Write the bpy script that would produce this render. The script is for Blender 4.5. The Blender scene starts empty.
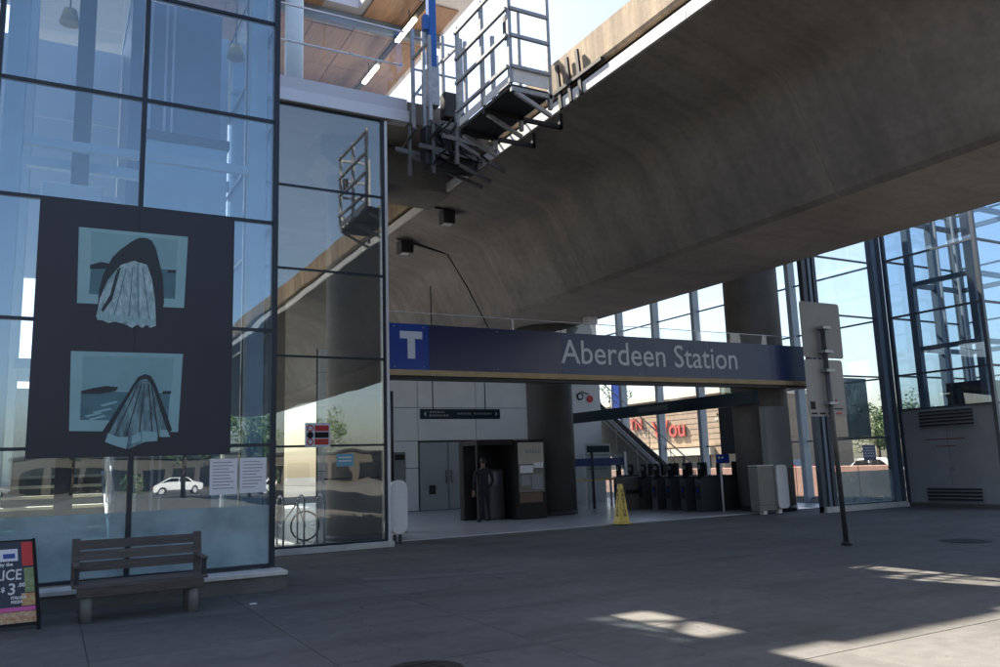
import bpy, bmesh, math, random
from mathutils import Vector, Matrix
random.seed(7)
rad = math.radians
S = bpy.context.scene
COL = S.collection

# ------------------------------------------------------------------ camera
CAM_H = 1.6
PITCH, ROLL, YAW = rad(9.2), rad(1.9), rad(29.0)
fh = Vector((math.sin(YAW), math.cos(YAW), 0)); rt = Vector((math.cos(YAW), -math.sin(YAW), 0)); UP = Vector((0, 0, 1))
FW = fh * math.cos(PITCH) + UP * math.sin(PITCH); u0 = UP * math.cos(PITCH) - fh * math.sin(PITCH)
RIGHT = rt * math.cos(ROLL) - u0 * math.sin(ROLL); CUP = rt * math.sin(ROLL) + u0 * math.cos(ROLL)
FPX = 815.0
cam = bpy.data.cameras.new('camera'); camo = bpy.data.objects.new('camera', cam); COL.objects.link(camo)
cam.sensor_width = 36; cam.lens = 36 * FPX / 1000; cam.clip_start = 0.05; cam.clip_end = 2000
m3 = Matrix((RIGHT, CUP, -FW)).transposed()
camo.matrix_world = Matrix.Translation((0, 0, CAM_H)) @ m3.to_4x4()
S.camera = camo

def ray(x, y): return FW * FPX + RIGHT * (x - 500) - CUP * (y - 333.5)
def at(x, y, X=None, Y=None, Z=None):
    d = ray(x, y)
    t = X / d.x if X is not None else Y / d.y if Y is not None else (Z - CAM_H) / d.z
    return Vector((0, 0, CAM_H)) + d * t

# ------------------------------------------------------------------ sky, sun, exposure
SUN = Vector((-0.23, 0.84, 1.0)).normalized()
w = bpy.data.worlds.new('World'); S.world = w; w.use_nodes = True
nt = w.node_tree; bg = nt.nodes['Background']
sky = nt.nodes.new('ShaderNodeTexSky'); sky.sky_type = 'NISHITA'; sky.sun_disc = False
sky.sun_elevation = math.asin(SUN.z); sky.sun_rotation = math.atan2(SUN.x, SUN.y)
sky.air_density = 1.0; sky.dust_density = 2.2; sky.ozone_density = 1.0
nt.links.new(sky.outputs[0], bg.inputs[0]); bg.inputs[1].default_value = 0.068
sl = bpy.data.lights.new('sun', 'SUN'); sl.energy = 5.0; sl.angle = rad(0.53); sl.color = (1, 0.90, 0.74)
so = bpy.data.objects.new('sun', sl); COL.objects.link(so); so.rotation_euler = SUN.to_track_quat('Z', 'Y').to_euler()
so.location = (-6, 20, 40)
S.view_settings.view_transform = 'Standard'; S.view_settings.look = 'None'
S.view_settings.exposure = 2.2; S.view_settings.gamma = 1.0
S.render.engine = 'CYCLES'
S.cycles.max_bounces = 9; S.cycles.transparent_max_bounces = 24; S.cycles.diffuse_bounces = 5
S.cycles.caustics_reflective = False; S.cycles.caustics_refractive = False
S.cycles.use_denoising = True

# ------------------------------------------------------------------ materials
MATS = {}
def mat(name, col, rough=0.6, metal=0.0, var=0.0, scale=3.0, col2=None, bump=0.0, bscale=40.0, spec=0.5, stretch=None, rnd=0.0, fine=0.0):
    if name in MATS: return MATS[name]
    m = bpy.data.materials.new(name); m.use_nodes = True; t = m.node_tree; N = t.nodes; L = t.links
    b = N['Principled BSDF']; b.inputs['Roughness'].default_value = rough; b.inputs['Metallic'].default_value = metal
    b.inputs['Specular IOR Level'].default_value = spec
    c = (*col, 1); b.inputs['Base Color'].default_value = c
    geo = N.new('ShaderNodeNewGeometry'); pos = geo.outputs['Position']
    if stretch:
        mp = N.new('ShaderNodeMapping'); mp.inputs['Scale'].default_value = stretch; L.new(pos, mp.inputs['Vector']); posv = mp.outputs[0]
    else: posv = pos
    out = None
    if var > 0 or col2:
        n = N.new('ShaderNodeTexNoise'); n.inputs['Scale'].default_value = scale; n.inputs['Detail'].default_value = 7; n.inputs['Roughness'].default_value = .62
        L.new(posv, n.inputs['Vector'])
        r = N.new('ShaderNodeMapRange'); r.inputs[1].default_value = .34; r.inputs[2].default_value = .68; L.new(n.outputs[0], r.inputs[0])
        mx = N.new('ShaderNodeMix'); mx.data_type = 'RGBA'
        d = col2 if col2 else tuple(x * (1 - var) for x in col)
        mx.inputs[6].default_value = c; mx.inputs[7].default_value = (*d, 1); L.new(r.outputs[0], mx.inputs[0]); out = mx.outputs[2]
    if fine > 0:
        n = N.new('ShaderNodeTexNoise'); n.inputs['Scale'].default_value = scale * 14; n.inputs['Detail'].default_value = 5; L.new(pos, n.inputs['Vector'])
        r = N.new('ShaderNodeMapRange'); r.inputs[1].default_value = .3; r.inputs[2].default_value = .7; r.inputs[3].default_value = 1 - fine; r.inputs[4].default_value = 1 + fine
        L.new(n.outputs[0], r.inputs[0])
        mu = N.new('ShaderNodeMix'); mu.data_type = 'RGBA'; mu.blend_type = 'MULTIPLY'; mu.inputs[0].default_value = 1
        if out: L.new(out, mu.inputs[6])
        else: mu.inputs[6].default_value = c
        L.new(r.outputs[0], mu.inputs[7]); out = mu.outputs[2]
    if rnd > 0:
        oi = N.new('ShaderNodeObjectInfo'); r = N.new('ShaderNodeMapRange'); r.inputs[3].default_value = 1 - rnd; r.inputs[4].default_value = 1 + rnd
        L.new(oi.outputs['Random'], r.inputs[0])
        mu = N.new('ShaderNodeMix'); mu.data_type = 'RGBA'; mu.blend_type = 'MULTIPLY'; mu.inputs[0].default_value = 1
        if out: L.new(out, mu.inputs[6])
        else: mu.inputs[6].default_value = c
        L.new(r.outputs[0], mu.inputs[7]); out = mu.outputs[2]
    if out: L.new(out, b.inputs['Base Color'])
    if bump > 0:
        n = N.new('ShaderNodeTexNoise'); n.inputs['Scale'].default_value = bscale; n.inputs['Detail'].default_value = 6; L.new(pos, n.inputs['Vector'])
        bp = N.new('ShaderNodeBump'); bp.inputs['Strength'].default_value = bump; bp.inputs['Distance'].default_value = .02
        L.new(n.outputs[0], bp.inputs['Height']); L.new(bp.outputs[0], b.inputs['Normal'])
    MATS[name] = m; return m

def glass(name, tint, r0=0.06, rcol=(1, 1, 1), haze=0.0, hcol=(.6, .65, .7), wave=0.012, rough=0.0):
    """thin architectural pane: tinted see-through plus mirror reflection growing with the angle"""
    m = bpy.data.materials.new(name); m.use_nodes = True; t = m.node_tree; N = t.nodes; L = t.links
    N.remove(N['Principled BSDF']); o = N['Material Output']
    geo = N.new('ShaderNodeNewGeometry')
    dp = N.new('ShaderNodeVectorMath'); dp.operation = 'DOT_PRODUCT'; L.new(geo.outputs['Incoming'], dp.inputs[0]); L.new(geo.outputs['True Normal'], dp.inputs[1])
    ab = N.new('ShaderNodeMath'); ab.operation = 'ABSOLUTE'; L.new(dp.outputs['Value'], ab.inputs[0])
    su = N.new('ShaderNodeMath'); su.operation = 'SUBTRACT'; su.inputs[0].default_value = 1; L.new(ab.outputs[0], su.inputs[1])
    pw = N.new('ShaderNodeMath'); pw.operation = 'POWER'; pw.inputs[1].default_value = 5; L.new(su.outputs[0], pw.inputs[0])
    mr = N.new('ShaderNodeMapRange'); mr.inputs[3].default_value = r0; mr.inputs[4].default_value = 0.9; L.new(pw.outputs[0], mr.inputs[0])
    tr = N.new('ShaderNodeBsdfTransparent'); tr.inputs[0].default_value = (*tint, 1)
    gl = N.new('ShaderNodeBsdfGlossy'); gl.inputs['Roughness'].default_value = rough; gl.inputs[0].default_value = (*rcol, 1)
    n = N.new('ShaderNodeTexNoise'); n.inputs['Scale'].default_value = 1.1; n.inputs['Detail'].default_value = 1; L.new(geo.outputs['Position'], n.inputs['Vector'])
    bp = N.new('ShaderNodeBump'); bp.inputs['Strength'].default_value = wave; bp.inputs['Distance'].default_value = .5; L.new(n.outputs[0], bp.inputs['Height']); L.new(bp.outputs[0], gl.inputs['Normal'])
    mx = N.new('ShaderNodeMixShader'); L.new(mr.outputs[0], mx.inputs[0]); L.new(tr.outputs[0], mx.inputs[1]); L.new(gl.outputs[0], mx.inputs[2])
    last = mx
    if haze > 0:
        df = N.new('ShaderNodeBsdfDiffuse'); df.inputs[0].default_value = (*hcol, 1)
        n2 = N.new('ShaderNodeTexNoise'); n2.inputs['Scale'].default_value = 2.2; n2.inputs['Detail'].default_value = 8; L.new(geo.outputs['Position'], n2.inputs['Vector'])
        r2 = N.new('ShaderNodeMapRange'); r2.inputs[1].default_value = .35; r2.inputs[2].default_value = .7; r2.inputs[3].default_value = haze * .75; r2.inputs[4].default_value = min(1, haze * 1.25); L.new(n2.outputs[0], r2.inputs[0])
        m2 = N.new('ShaderNodeMixShader'); L.new(r2.outputs[0], m2.inputs[0]); L.new(mx.outputs[0], m2.inputs[1]); L.new(df.outputs[0], m2.inputs[2]); last = m2
    L.new(last.outputs[0], o.inputs[0]); MATS[name] = m; return m

def emit(name, col, st):
    m = bpy.data.materials.new(name); m.use_nodes = True; N = m.node_tree.nodes; b = N['Principled BSDF']
    b.inputs['Base Color'].default_value = (*col, 1); b.inputs['Emission Color'].default_value = (*col, 1); b.inputs['Emission Strength'].default_value = st; MATS[name] = m; return m

PAVE = mat('plaza concrete', (.100, .0975, .0965), .82, var=.34, scale=.45, bump=.25, bscale=55, rnd=.07, fine=.14)
def add_spots(m):
    t = m.node_tree; N = t.nodes; L = t.links; b = N['Principled BSDF']; src = b.inputs['Base Color'].links[0].from_socket
    geo = N.new('ShaderNodeNewGeometry')
    def mult(src, fac):
        mu = N.new('ShaderNodeMix'); mu.data_type = 'RGBA'; mu.blend_type = 'MULTIPLY'; mu.inputs[0].default_value = 1; L.new(src, mu.inputs[6]); L.new(fac, mu.inputs[7]); return mu.outputs[2]
    for sc, rr, lo in ((1.7, .045, .38), (3.9, .06, .5), (2.9, .03, 2.4)):
        v = N.new('ShaderNodeTexVoronoi'); v.inputs['Scale'].default_value = sc; L.new(geo.outputs['Position'], v.inputs['Vector'])
        r = N.new('ShaderNodeMapRange'); r.inputs[1].default_value = rr * .6; r.inputs[2].default_value = rr; r.inputs[3].default_value = lo; r.inputs[4].default_value = 1; L.new(v.outputs['Distance'], r.inputs[0]); src = mult(src, r.outputs[0])
    mp = N.new('ShaderNodeMapping'); mp.inputs['Scale'].default_value = (.35, 1.3, 1); mp.inputs['Rotation'].default_value = (0, 0, .35); L.new(geo.outputs['Position'], mp.inputs[0])
    n = N.new('ShaderNodeTexNoise'); n.inputs['Scale'].default_value = .9; n.inputs['Detail'].default_value = 9; n.inputs['Roughness'].default_value = .7; L.new(mp.outputs[0], n.inputs['Vector'])
    r = N.new('ShaderNodeMapRange'); r.inputs[1].default_value = .5; r.inputs[2].default_value = .72; r.inputs[3].default_value = 1; r.inputs[4].default_value = .52; L.new(n.outputs[0], r.inputs[0]); src = mult(src, r.outputs[0])
    w_ = N.new('ShaderNodeTexVoronoi'); w_.feature = 'DISTANCE_TO_EDGE'; w_.inputs['Scale'].default_value = .23
    nz = N.new('ShaderNodeTexNoise'); nz.inputs['Scale'].default_value = 1.6; nz.inputs['Detail'].default_value = 6; L.new(geo.outputs['Position'], nz.inputs['Vector'])
    ad = N.new('ShaderNodeVectorMath'); ad.operation = 'MULTIPLY_ADD'; ad.inputs[1].default_value = (1.4, 1.4, 0); L.new(nz.outputs['Color'], ad.inputs[0]); L.new(geo.outputs['Position'], ad.inputs[2]); L.new(ad.outputs[0], w_.inputs['Vector'])
    r = N.new('ShaderNodeMapRange'); r.inputs[1].default_value = .0005; r.inputs[2].default_value = .0022; r.inputs[3].default_value = .5; r.inputs[4].default_value = 1; L.new(w_.outputs['Distance'], r.inputs[0]); src = mult(src, r.outputs[0])
    L.new(src, b.inputs['Base Color'])
add_spots(PAVE)
GROUND = mat('ground asphalt', (.085, .084, .083), .9, var=.3, scale=.3, bump=.2)
ASPH = mat('road asphalt', (.06, .06, .063), .9, var=.3, scale=1.2, bump=.3)
FLOORM = mat('concourse floor', (.42, .44, .48), .3, var=.15, scale=1.3, fine=.06)
CONC = mat('column concrete', (.22, .205, .19), .8, var=.25, scale=1.2, bump=.2, bscale=20, fine=.08)
MULL = mat('dark mullion metal', (.022, .03, .045), .38, metal=.4, var=.3, scale=5)
BLUEGREY = mat('blue grey steel', (.16, .21, .28), .42, metal=.2, var=.12, scale=2)
PALESTEEL = mat('pale blue steel', (.55, .66, .76), .4, var=.1, scale=2)
ALU = mat('aluminium fascia', (.62, .62, .68), .35, metal=.25, var=.08, scale=1.5)
GALV = mat('galvanised steel', (.36, .38, .41), .45, metal=.6, var=.3, scale=9, fine=.1)
DKSTEEL = mat('dark steel', (.035, .037, .042), .5, metal=.4, var=.3, scale=6)
BLACK = mat('black plastic', (.010, .010, .012), .5, var=.2, spec=.2)
WHITE = mat('white paint', (.72, .73, .74), .45, var=.08, scale=4)
PANEL = mat('white wall panel', (.74, .78, .82), .4, var=.1, scale=1.1, rnd=.04)
NAVY = mat('navy sign enamel', (.012, .022, .075), .22, var=.1, scale=1, spec=.6)
ROYAL = mat('royal blue enamel', (.008, .045, .27), .25)
LETTER = mat('pale lettering', (.55, .6, .68), .4)
TEALD = mat('dark teal enamel', (.005, .028, .045), .5, spec=.25)
BEIGE = mat('beige timber soffit', (.42, .31, .17), .6, var=.2, scale=4)
PLINTH = mat('plinth concrete', (.15, .147, .142), .8, var=.35, scale=2.5, bump=.3, bscale=30)
CAP = mat('pale cap stone', (.6, .6, .58), .7, var=.25, scale=5, bump=.2)
WOODOLD = mat('weathered bench wood', (.105, .092, .085), .75, var=.45, scale=3, stretch=(1, 12, 12), bump=.3, bscale=25, rnd=.15)
CEDAR = mat('cedar ceiling', (.46, .28, .19), .5, var=.3, scale=2.5, stretch=(6, .7, 6), rnd=.1)
BLUEP = mat('blue hoist paint', (.008, .10, .42), .4, var=.2, scale=6)
RED = mat('red paint', (.55, .03, .03), .5)
YEL = mat('yellow plastic', (.68, .50, .10), .45, var=.12, scale=8)
BANNER = mat('artwork black vinyl', (.011, .013, .032), .45, var=.3, scale=.8)
TEALP = mat('artwork pale teal print', (.25, .45, .51), .5, var=.12, scale=3)
TEALM = mat('artwork mid teal print', (.075, .19, .24), .5, var=.3, scale=5)
TEALK = mat('artwork dark print', (.012, .022, .035), .5, var=.3, scale=6)
VEIL = mat('artwork veil print', (.42, .60, .66), .5, col2=(.13, .23, .28), scale=14, stretch=(1, 1, .45))
PAPER = mat('paper', (.72, .74, .8), .7, var=.04)
INK = mat('grey print', (.25, .26, .3), .7)
RUST = mat('iron cover', (.03, .026, .025), .6, metal=.5, var=.4, scale=12, bump=.5, bscale=60)
PINK = mat('pink print', (.62, .10, .33), .5)
ORNG = mat('food print', (.5, .2, .06), .5, col2=(.55, .45, .25), scale=22)
SCREEN = mat('signboard dark blue', (.012, .022, .045), .45)
BRICK = mat('tan brick', (.42, .33, .24), .85, col2=(.32, .23, .16), scale=5, fine=.2)
CREAM = mat('cream render', (.72, .66, .55), .8, var=.1)
PINKW = mat('pinkish block', (.42, .26, .23), .8, var=.2, scale=2)
BARK = mat('bark', (.08, .055, .04), .9, var=.4, scale=8, bump=.5)
LEAF = mat('leaves', (.045, .10, .025), .55, col2=(.09, .15, .04), scale=1.2)
RUBBER = mat('tyre rubber', (.015, .015, .015), .8)
CARW = mat('white car paint', (.72, .73, .74), .2, spec=.6); CARS = mat('silver car paint', (.35, .36, .38), .25, metal=.6); CARR = mat('dark red car paint', (.22, .02, .02), .25, spec=.6)
CARG = mat('car glass', (.01, .012, .015), .08, spec=.8)
SKIN = mat('skin', (.22, .13, .10), .55); HAIR = mat('hair', (.01, .008, .007), .6); CLOTH = mat('dark jacket', (.012, .012, .016), .85, var=.3, scale=9)

G_TOWER = glass('tower glass', (.78, .87, .93), .125, (.9, .96, 1.0), haze=.010, wave=.008)
G_CLEAR = glass('clear glass', (.98, .99, .99), .05, (.95, .98, 1), haze=.004, wave=.006)
G_SCREEN = glass('screen glass', (.80, .84, .84), .13, (1, .98, .95), haze=.015, wave=.006)
G_ELEV = glass('elevator glass', (.82, .88, .92), .08, (.85, .93, 1), haze=.012, wave=.008)
G_FROST = glass('frosted teal film', (.35, .52, .55), .03, haze=.66, hcol=(.40, .54, .60))
G_FROST2 = glass('frosted pale film', (.6, .75, .8), .04, haze=.4, hcol=(.4, .52, .58))
G_SMOKE = glass('smoked panel', (.30, .36, .40), .05, haze=.45, hcol=(.2, .26, .3))
LAMP = emit('lit linear lamp', (1, .9, .6), 5.0)

def girder_material(name, ca, cb):
    m = mat(name, ca, .82, col2=cb, scale=.55, bump=.25, bscale=14, fine=.1)
    t = m.node_tree; N = t.nodes; L = t.links; b = N['Principled BSDF']
    src = b.inputs['Base Color'].links[0].from_socket
    geo = N.new('ShaderNodeNewGeometry'); sx = N.new('ShaderNodeSeparateXYZ'); L.new(geo.outputs['Position'], sx.inputs[0])
    # paler patched band along every segment joint
    a = N.new('ShaderNodeMath'); a.operation = 'ADD'; a.inputs[1].default_value = 400 * 3.77 - 8.98 + 1.885; L.new(sx.outputs['Y'], a.inputs[0])
    md = N.new('ShaderNodeMath'); md.operation = 'MODULO'; md.inputs[1].default_value = 3.77; L.new(a.outputs[0], md.inputs[0])
    s = N.new('ShaderNodeMath'); s.operation = 'SUBTRACT'; s.inputs[1].default_value = 1.885; L.new(md.outputs[0], s.inputs[0])
    ab = N.new('ShaderNodeMath'); ab.operation = 'ABSOLUTE'; L.new(s.outputs[0], ab.inputs[0])
    nz = N.new('ShaderNodeTexNoise'); nz.inputs['Scale'].default_value = 2.5; nz.inputs['Detail'].default_value = 6; L.new(geo.outputs['Position'], nz.inputs['Vector'])
    r = N.new('ShaderNodeMapRange'); r.inputs[1].default_value = .35; r.inputs[2].default_value = .05; r.inputs[3].default_value = 0; r.inputs[4].default_value = .38; L.new(ab.outputs[0], r.inputs[0])
    mu = N.new('ShaderNodeMath'); mu.operation = 'MULTIPLY'; L.new(r.outputs[0], mu.inputs[0]); L.new(nz.outputs[0], mu.inputs[1])
    mx = N.new('ShaderNodeMix'); mx.data_type = 'RGBA'; L.new(mu.outputs[0], mx.inputs[0]); L.new(src, mx.inputs[6]); mx.inputs[7].default_value = (.36, .32, .28, 1)
    # dark drip streaks running down the webs
    mp = N.new('ShaderNodeMapping'); mp.inputs['Scale'].default_value = (.15, 2.2, .18); L.new(geo.outputs['Position'], mp.inputs[0])
    n3 = N.new('ShaderNodeTexNoise'); n3.inputs['Scale'].default_value = 1.6; n3.inputs['Detail'].default_value = 5; L.new(mp.outputs[0], n3.inputs['Vector'])
    r3 = N.new('ShaderNodeMapRange'); r3.inputs[1].default_value = .45; r3.inputs[2].default_value = .75; r3.inputs[3].default_value = 1; r3.inputs[4].default_value = .80; L.new(n3.outputs[0], r3.inputs[0])
    m2 = N.new('ShaderNodeMix'); m2.data_type = 'RGBA'; m2.blend_type = 'MULTIPLY'; m2.inputs[0].default_value = 1; L.new(mx.outputs[2], m2.inputs[6]); L.new(r3.outputs[0], m2.inputs[7])
    L.new(m2.outputs[2], b.inputs['Base Color']); return m
GIRD = girder_material('guideway concrete', (.275, .255, .238), (.17, .157, .148))
GSOF = girder_material('soffit concrete with bounce light', (.55, .50, .455), (.38, .345, .315))  # light bounced off the ground is painted into this paler soffit colour
PARA = mat('parapet concrete', (.46, .36, .25), .85, col2=(.2, .155, .12), scale=1.2, stretch=(1, 2.5, .3), bump=.2, fine=.1)

# ------------------------------------------------------------------ mesh helpers
class MB:
    def __init__(s): s.bm = bmesh.new()
    def box(s, x0, x1, y0, y1, z0, z1):
        v = [s.bm.verts.new(p) for p in ((x0, y0, z0), (x1, y0, z0), (x1, y1, z0), (x0, y1, z0), (x0, y0, z1), (x1, y0, z1), (x1, y1, z1), (x0, y1, z1))]
        for f in ((3, 2, 1, 0), (4, 5, 6, 7), (0, 1, 5, 4), (1, 2, 6, 5), (2, 3, 7, 6), (3, 0, 4, 7)): s.bm.faces.new([v[i] for i in f])
        return s
    def bar(s, p, q, w=.05, h=None, up=(0, 0, 1)):
        h = h or w; p = Vector(p); q = Vector(q); d = (q - p).normalized(); u = Vector(up)
        if abs(d.dot(u)) > .98: u = Vector((0, 1, 0))
        a = d.cross(u).normalized(); b = a.cross(d).normalized(); a *= w / 2; b *= h / 2
        v = [s.bm.verts.new(e + i * a + j * b) for e in (p, q) for i, j in ((-1, -1), (1, -1), (1, 1), (-1, 1))]
        for f in ((0, 1, 2, 3), (7, 6, 5, 4), (0, 4, 5, 1), (1, 5, 6, 2), (2, 6, 7, 3), (3, 7, 4, 0)): s.bm.faces.new([v[i] for i in f])
        return s
    def cyl(s, p, q, r, r2=None, n=16):
        r2 = r if r2 is None else r2; p = Vector(p); q = Vector(q); d = (q - p).normalized(); u = Vector((0, 0, 1))
        if abs(d.dot(u)) > .98: u = Vector((0, 1, 0))
        a = d.cross(u).normalized(); b = a.cross(d).normalized()
        A = []; B = []
        for i in range(n):
            c, k = math.cos(2 * math.pi * i / n), math.sin(2 * math.pi * i / n)
            A.append(s.bm.verts.new(p + (a * c + b * k) * r)); B.append(s.bm.verts.new(q + (a * c + b * k) * r2))
        for i in range(n):
            j = (i + 1) % n; f = s.bm.faces.new((A[i], A[j], B[j], B[i])); f.smooth = True
        s.bm.faces.new(A[::-1]); s.bm.faces.new(B); return s
    def tube(s, pts, r, n=8):
        for a, b in zip(pts, pts[1:]): s.cyl(a, b, r, n=n)
        return s
    def prism(s, poly, axis, a, b):
        """polygon in the plane across `axis` pushed from a to b. axis 'y': poly is (x,z); 'x': (y,z); 'z': (x,y)"""
        f = {'y': lambda p, t: (p[0], t, p[1]), 'x': lambda p, t: (t, p[0], p[1]), 'z': lambda p, t: (p[0], p[1], t)}[axis]
        A = [s.bm.verts.new(f(p, a)) for p in poly]; B = [s.bm.verts.new(f(p, b)) for p in poly]; n = len(poly)
        s.bm.faces.new(A); s.bm.faces.new(B[::-1])
        for i in range(n): s.bm.faces.new((A[i], B[i], B[(i + 1) % n], A[(i + 1) % n]))
        return s
    def quad(s, *p): s.bm.faces.new([s.bm.verts.new(q) for q in p]); return s
    def bevel(s, w, seg=2):
        bmesh.ops.bevel(s.bm, geom=[e for e in s.bm.edges], offset=w, segments=seg, affect='EDGES', profile=.5, clamp_overlap=True); return s
    def build(s, name, m, parent=None, org=None):
        bmesh.ops.recalc_face_normals(s.bm, faces=s.bm.faces)
        me = bpy.data.meshes.new(name)
        o = bpy.data.objects.new(name, me); COL.objects.link(o)
        if parent is not None:
            wl = Vector(parent['_w']); off = wl
            o.parent = parent; o['_w'] = list(wl)
        else:
            off = Vector(org or (0, 0, 0)); o.location = off; o['_w'] = list(off)
        bmesh.ops.translate(s.bm, verts=s.bm.verts, vec=-off)
        s.bm.to_mesh(me); s.bm.free(); me.materials.append(MATS[m] if isinstance(m, str) else m)
        return o

def B(x0, x1, y0, y1, z0, z1): return MB().box(x0, x1, y0, y1, z0, z1)
def tag(o, label, cat, group=None):
    o['label'] = label; o['category'] = cat
    if group: o['group'] = group
    return o
def thing(name, label, cat, loc=(0, 0, 0), group=None):
    o = bpy.data.objects.new(name, None); COL.objects.link(o); o.location = loc; o['_w'] = list(loc); o.empty_display_size = .2
    return tag(o, label, cat, group)
def struct(o): o['kind'] = 'structure'; return o
def copy_tree(o, parent=None):
    c = o.copy(); COL.objects.link(c); c.parent = parent
    for ch in o.children: copy_tree(ch, c)
    return c
def shift_copy(o, d, parent):
    c = o.copy(); COL.objects.link(c); c.parent = parent; c.location = o.location + Vector(d); return c

def text_mesh(s, size, ext=.004, off=0.0, align='LEFT', space=1.0):
    cu = bpy.data.curves.new('t', 'FONT'); cu.body = s; cu.size = size; cu.extrude = ext; cu.offset = off; cu.align_x = align; cu.space_character = space; cu.resolution_u = 3
    o = bpy.data.objects.new('t', cu); COL.objects.link(o)
    me = bpy.data.meshes.new_from_object(o.evaluated_get(bpy.context.evaluated_depsgraph_get()))
    bpy.data.objects.remove(o); return me
def text(s, size, loc, m, parent, name='lettering', rot=(math.pi / 2, 0, 0), off=0.0, align='LEFT', ext=.004, fitw=None, sx=1.0, mtx=None):
    me = text_mesh(s, size, ext, off, align)
    M = Matrix.LocRotScale(None, __import__('mathutils').Euler(rot), (sx, 1, 1)) if mtx is None else mtx
    if fitw:
        xs = [v.co.x for v in me.vertices]; k = fitw / (max(xs) - min(xs)); x0 = min(xs)
        for v in me.vertices: v.co.x = (v.co.x - x0) * k
    me.transform(M); me.transform(Matrix.Translation(Vector(loc) - Vector(parent['_w'])))
    bm = bmesh.new(); bm.from_mesh(me); seen = set(); isl = []
    for v in bm.verts:
        if v in seen: continue
        st_ = [v]; seen.add(v); grp = []
        while st_:
            a = st_.pop(); grp.append(a)
            for e in a.link_edges:
                b = e.other_vert(a)
                if b not in seen: seen.add(b); st_.append(b)
        ax = 0 if (max(q.co.x for q in bm.verts) - min(q.co.x for q in bm.verts)) > .02 else 1
        isl.append([min(q.co[ax] for q in grp), max(q.co[ax] for q in grp), grp])
    isl.sort(key=lambda t: t[0]); merged = []
    for a in isl:
        if merged and a[0] < merged[-1][1] - .002: merged[-1][1] = max(merged[-1][1], a[1]); merged[-1][2] += a[2]
        else: merged.append(a)
    for a in merged:
        st_ = set(a[2]); idx = {v: i for i, v in enumerate(a[2])}
        nm = bpy.data.meshes.new('letter'); nm.from_pydata([v.co[:] for v in a[2]], [], [[idx[v] for v in f.verts] for f in bm.faces if f.verts[0] in st_])
        o = bpy.data.objects.new('letter', nm); COL.objects.link(o); o.parent = parent; nm.materials.append(m)
    bm.free(); bpy.data.meshes.remove(me)

def rrect(x0, x1, z0, z1, r, n=4, bottom=True):
    pts = []
    for cx, cz, a0 in ((x1 - r, z1 - r, 0), (x0 + r, z1 - r, 90), (x0 + r, z0 + r, 180), (x1 - r, z0 + r, 270)):
        if not bottom and a0 >= 180:
            pts.append((x0 if a0 == 180 else x1, z0)); continue
        for i in range(n + 1):
            a = rad(a0 + 90 * i / n); pts.append((cx + r * math.cos(a), cz + r * math.sin(a)))
    return pts

# ================================================================== SETTING
struct(B(-250, 250, -250, 250, -.3, -.06).build('ground', GROUND))
plaza = struct(B(-9, 31, -8, 17.45, -.055, -.009).build('plaza', GROUND))
PW = 1.8
slab_me = None
for i in range(22):
    for j in range(14):
        x0, y1 = -8.6 + i * PW, 17.44 - j * PW
        if x0 + PW < -4.7 and y1 > 13: continue
        if slab_me is None:
            sl0 = B(x0 + .004, x0 + PW - .004, y1 - PW + .004, y1 - .004, -.044, 0).bevel(.004, 1).build('slab', PAVE, plaza); slab_me = (sl0, x0, y1)
        else: shift_copy(slab_me[0], (x0 - slab_me[1], y1 - slab_me[2], 0), plaza)
MB().prism([(4.1, 11.75), (6.4, 10.95), (6.5, 11.22), (4.2, 12.15)], 'z', .001, .005).build('repair_strip', mat('tar repair', (.10, .10, .105), .7, var=.3, scale=6), plaza)
struct(B(2.95, 22.6, 17.46, 42, -.05, .03).build('concourse_floor', FLOORM))
struct(B(-200, 200, -74, -58, -.055, -.03).build('road', ASPH))
lot = struct(B(27, 44.5, 15, 120, -.055, -.02).build('car_park', ASPH))

# ================================================================== GUIDEWAY
gw = thing('guideway', 'wide concrete box girder guideway crossing overhead above the plaza', 'guideway', (13.28, 0, 5.97))
GP = [(8.6, 8.5), (10.25, 8.092), (10.52, 8.01), (10.70, 7.89), (10.82, 7.72), (10.94, 7.50), (11.68, 6.06), (11.80, 5.975), (14.75, 5.975), (14.87, 6.06), (15.61, 7.50), (15.73, 7.72), (15.85, 7.89), (16.03, 8.01), (16.30, 8.092), (17.95, 8.5), (17.95, 8.76), (8.6, 8.76)]
SEG = 3.77
def girder_segment(y0):
    m = MB(); bm = m.bm; cx = 13.28; cz = 7.6; ins = .02
    def inset(p): 
        return (cx + (p[0] - cx) * .9985, cz + (p[1] - cz) * (1 - .005))
    rings = []
    for y, pr in ((y0, [inset(p) for p in GP]), (y0 + .025, GP), (y0 + SEG - .025, GP), (y0 + SEG, [inset(p) for p in GP])):
        rings.append([bm.verts.new((p[0], y, p[1])) for p in pr])
    n = len(GP)
    for a, b in zip(rings, rings[1:]):
        for i in range(n): bm.faces.new((a[i], b[i], b[(i + 1) % n], a[(i + 1) % n]))
    bm.faces.new(rings[0]); bm.faces.new(rings[-1][::-1])
    return m
y_first = 8.98 - SEG * 13
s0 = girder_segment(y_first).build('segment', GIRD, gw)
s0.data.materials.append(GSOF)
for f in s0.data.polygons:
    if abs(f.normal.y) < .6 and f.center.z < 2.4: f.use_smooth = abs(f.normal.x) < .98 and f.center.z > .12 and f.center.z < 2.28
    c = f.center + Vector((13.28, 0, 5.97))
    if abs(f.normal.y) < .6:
        if c.z < 6.0: f.material_index = 1

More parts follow.
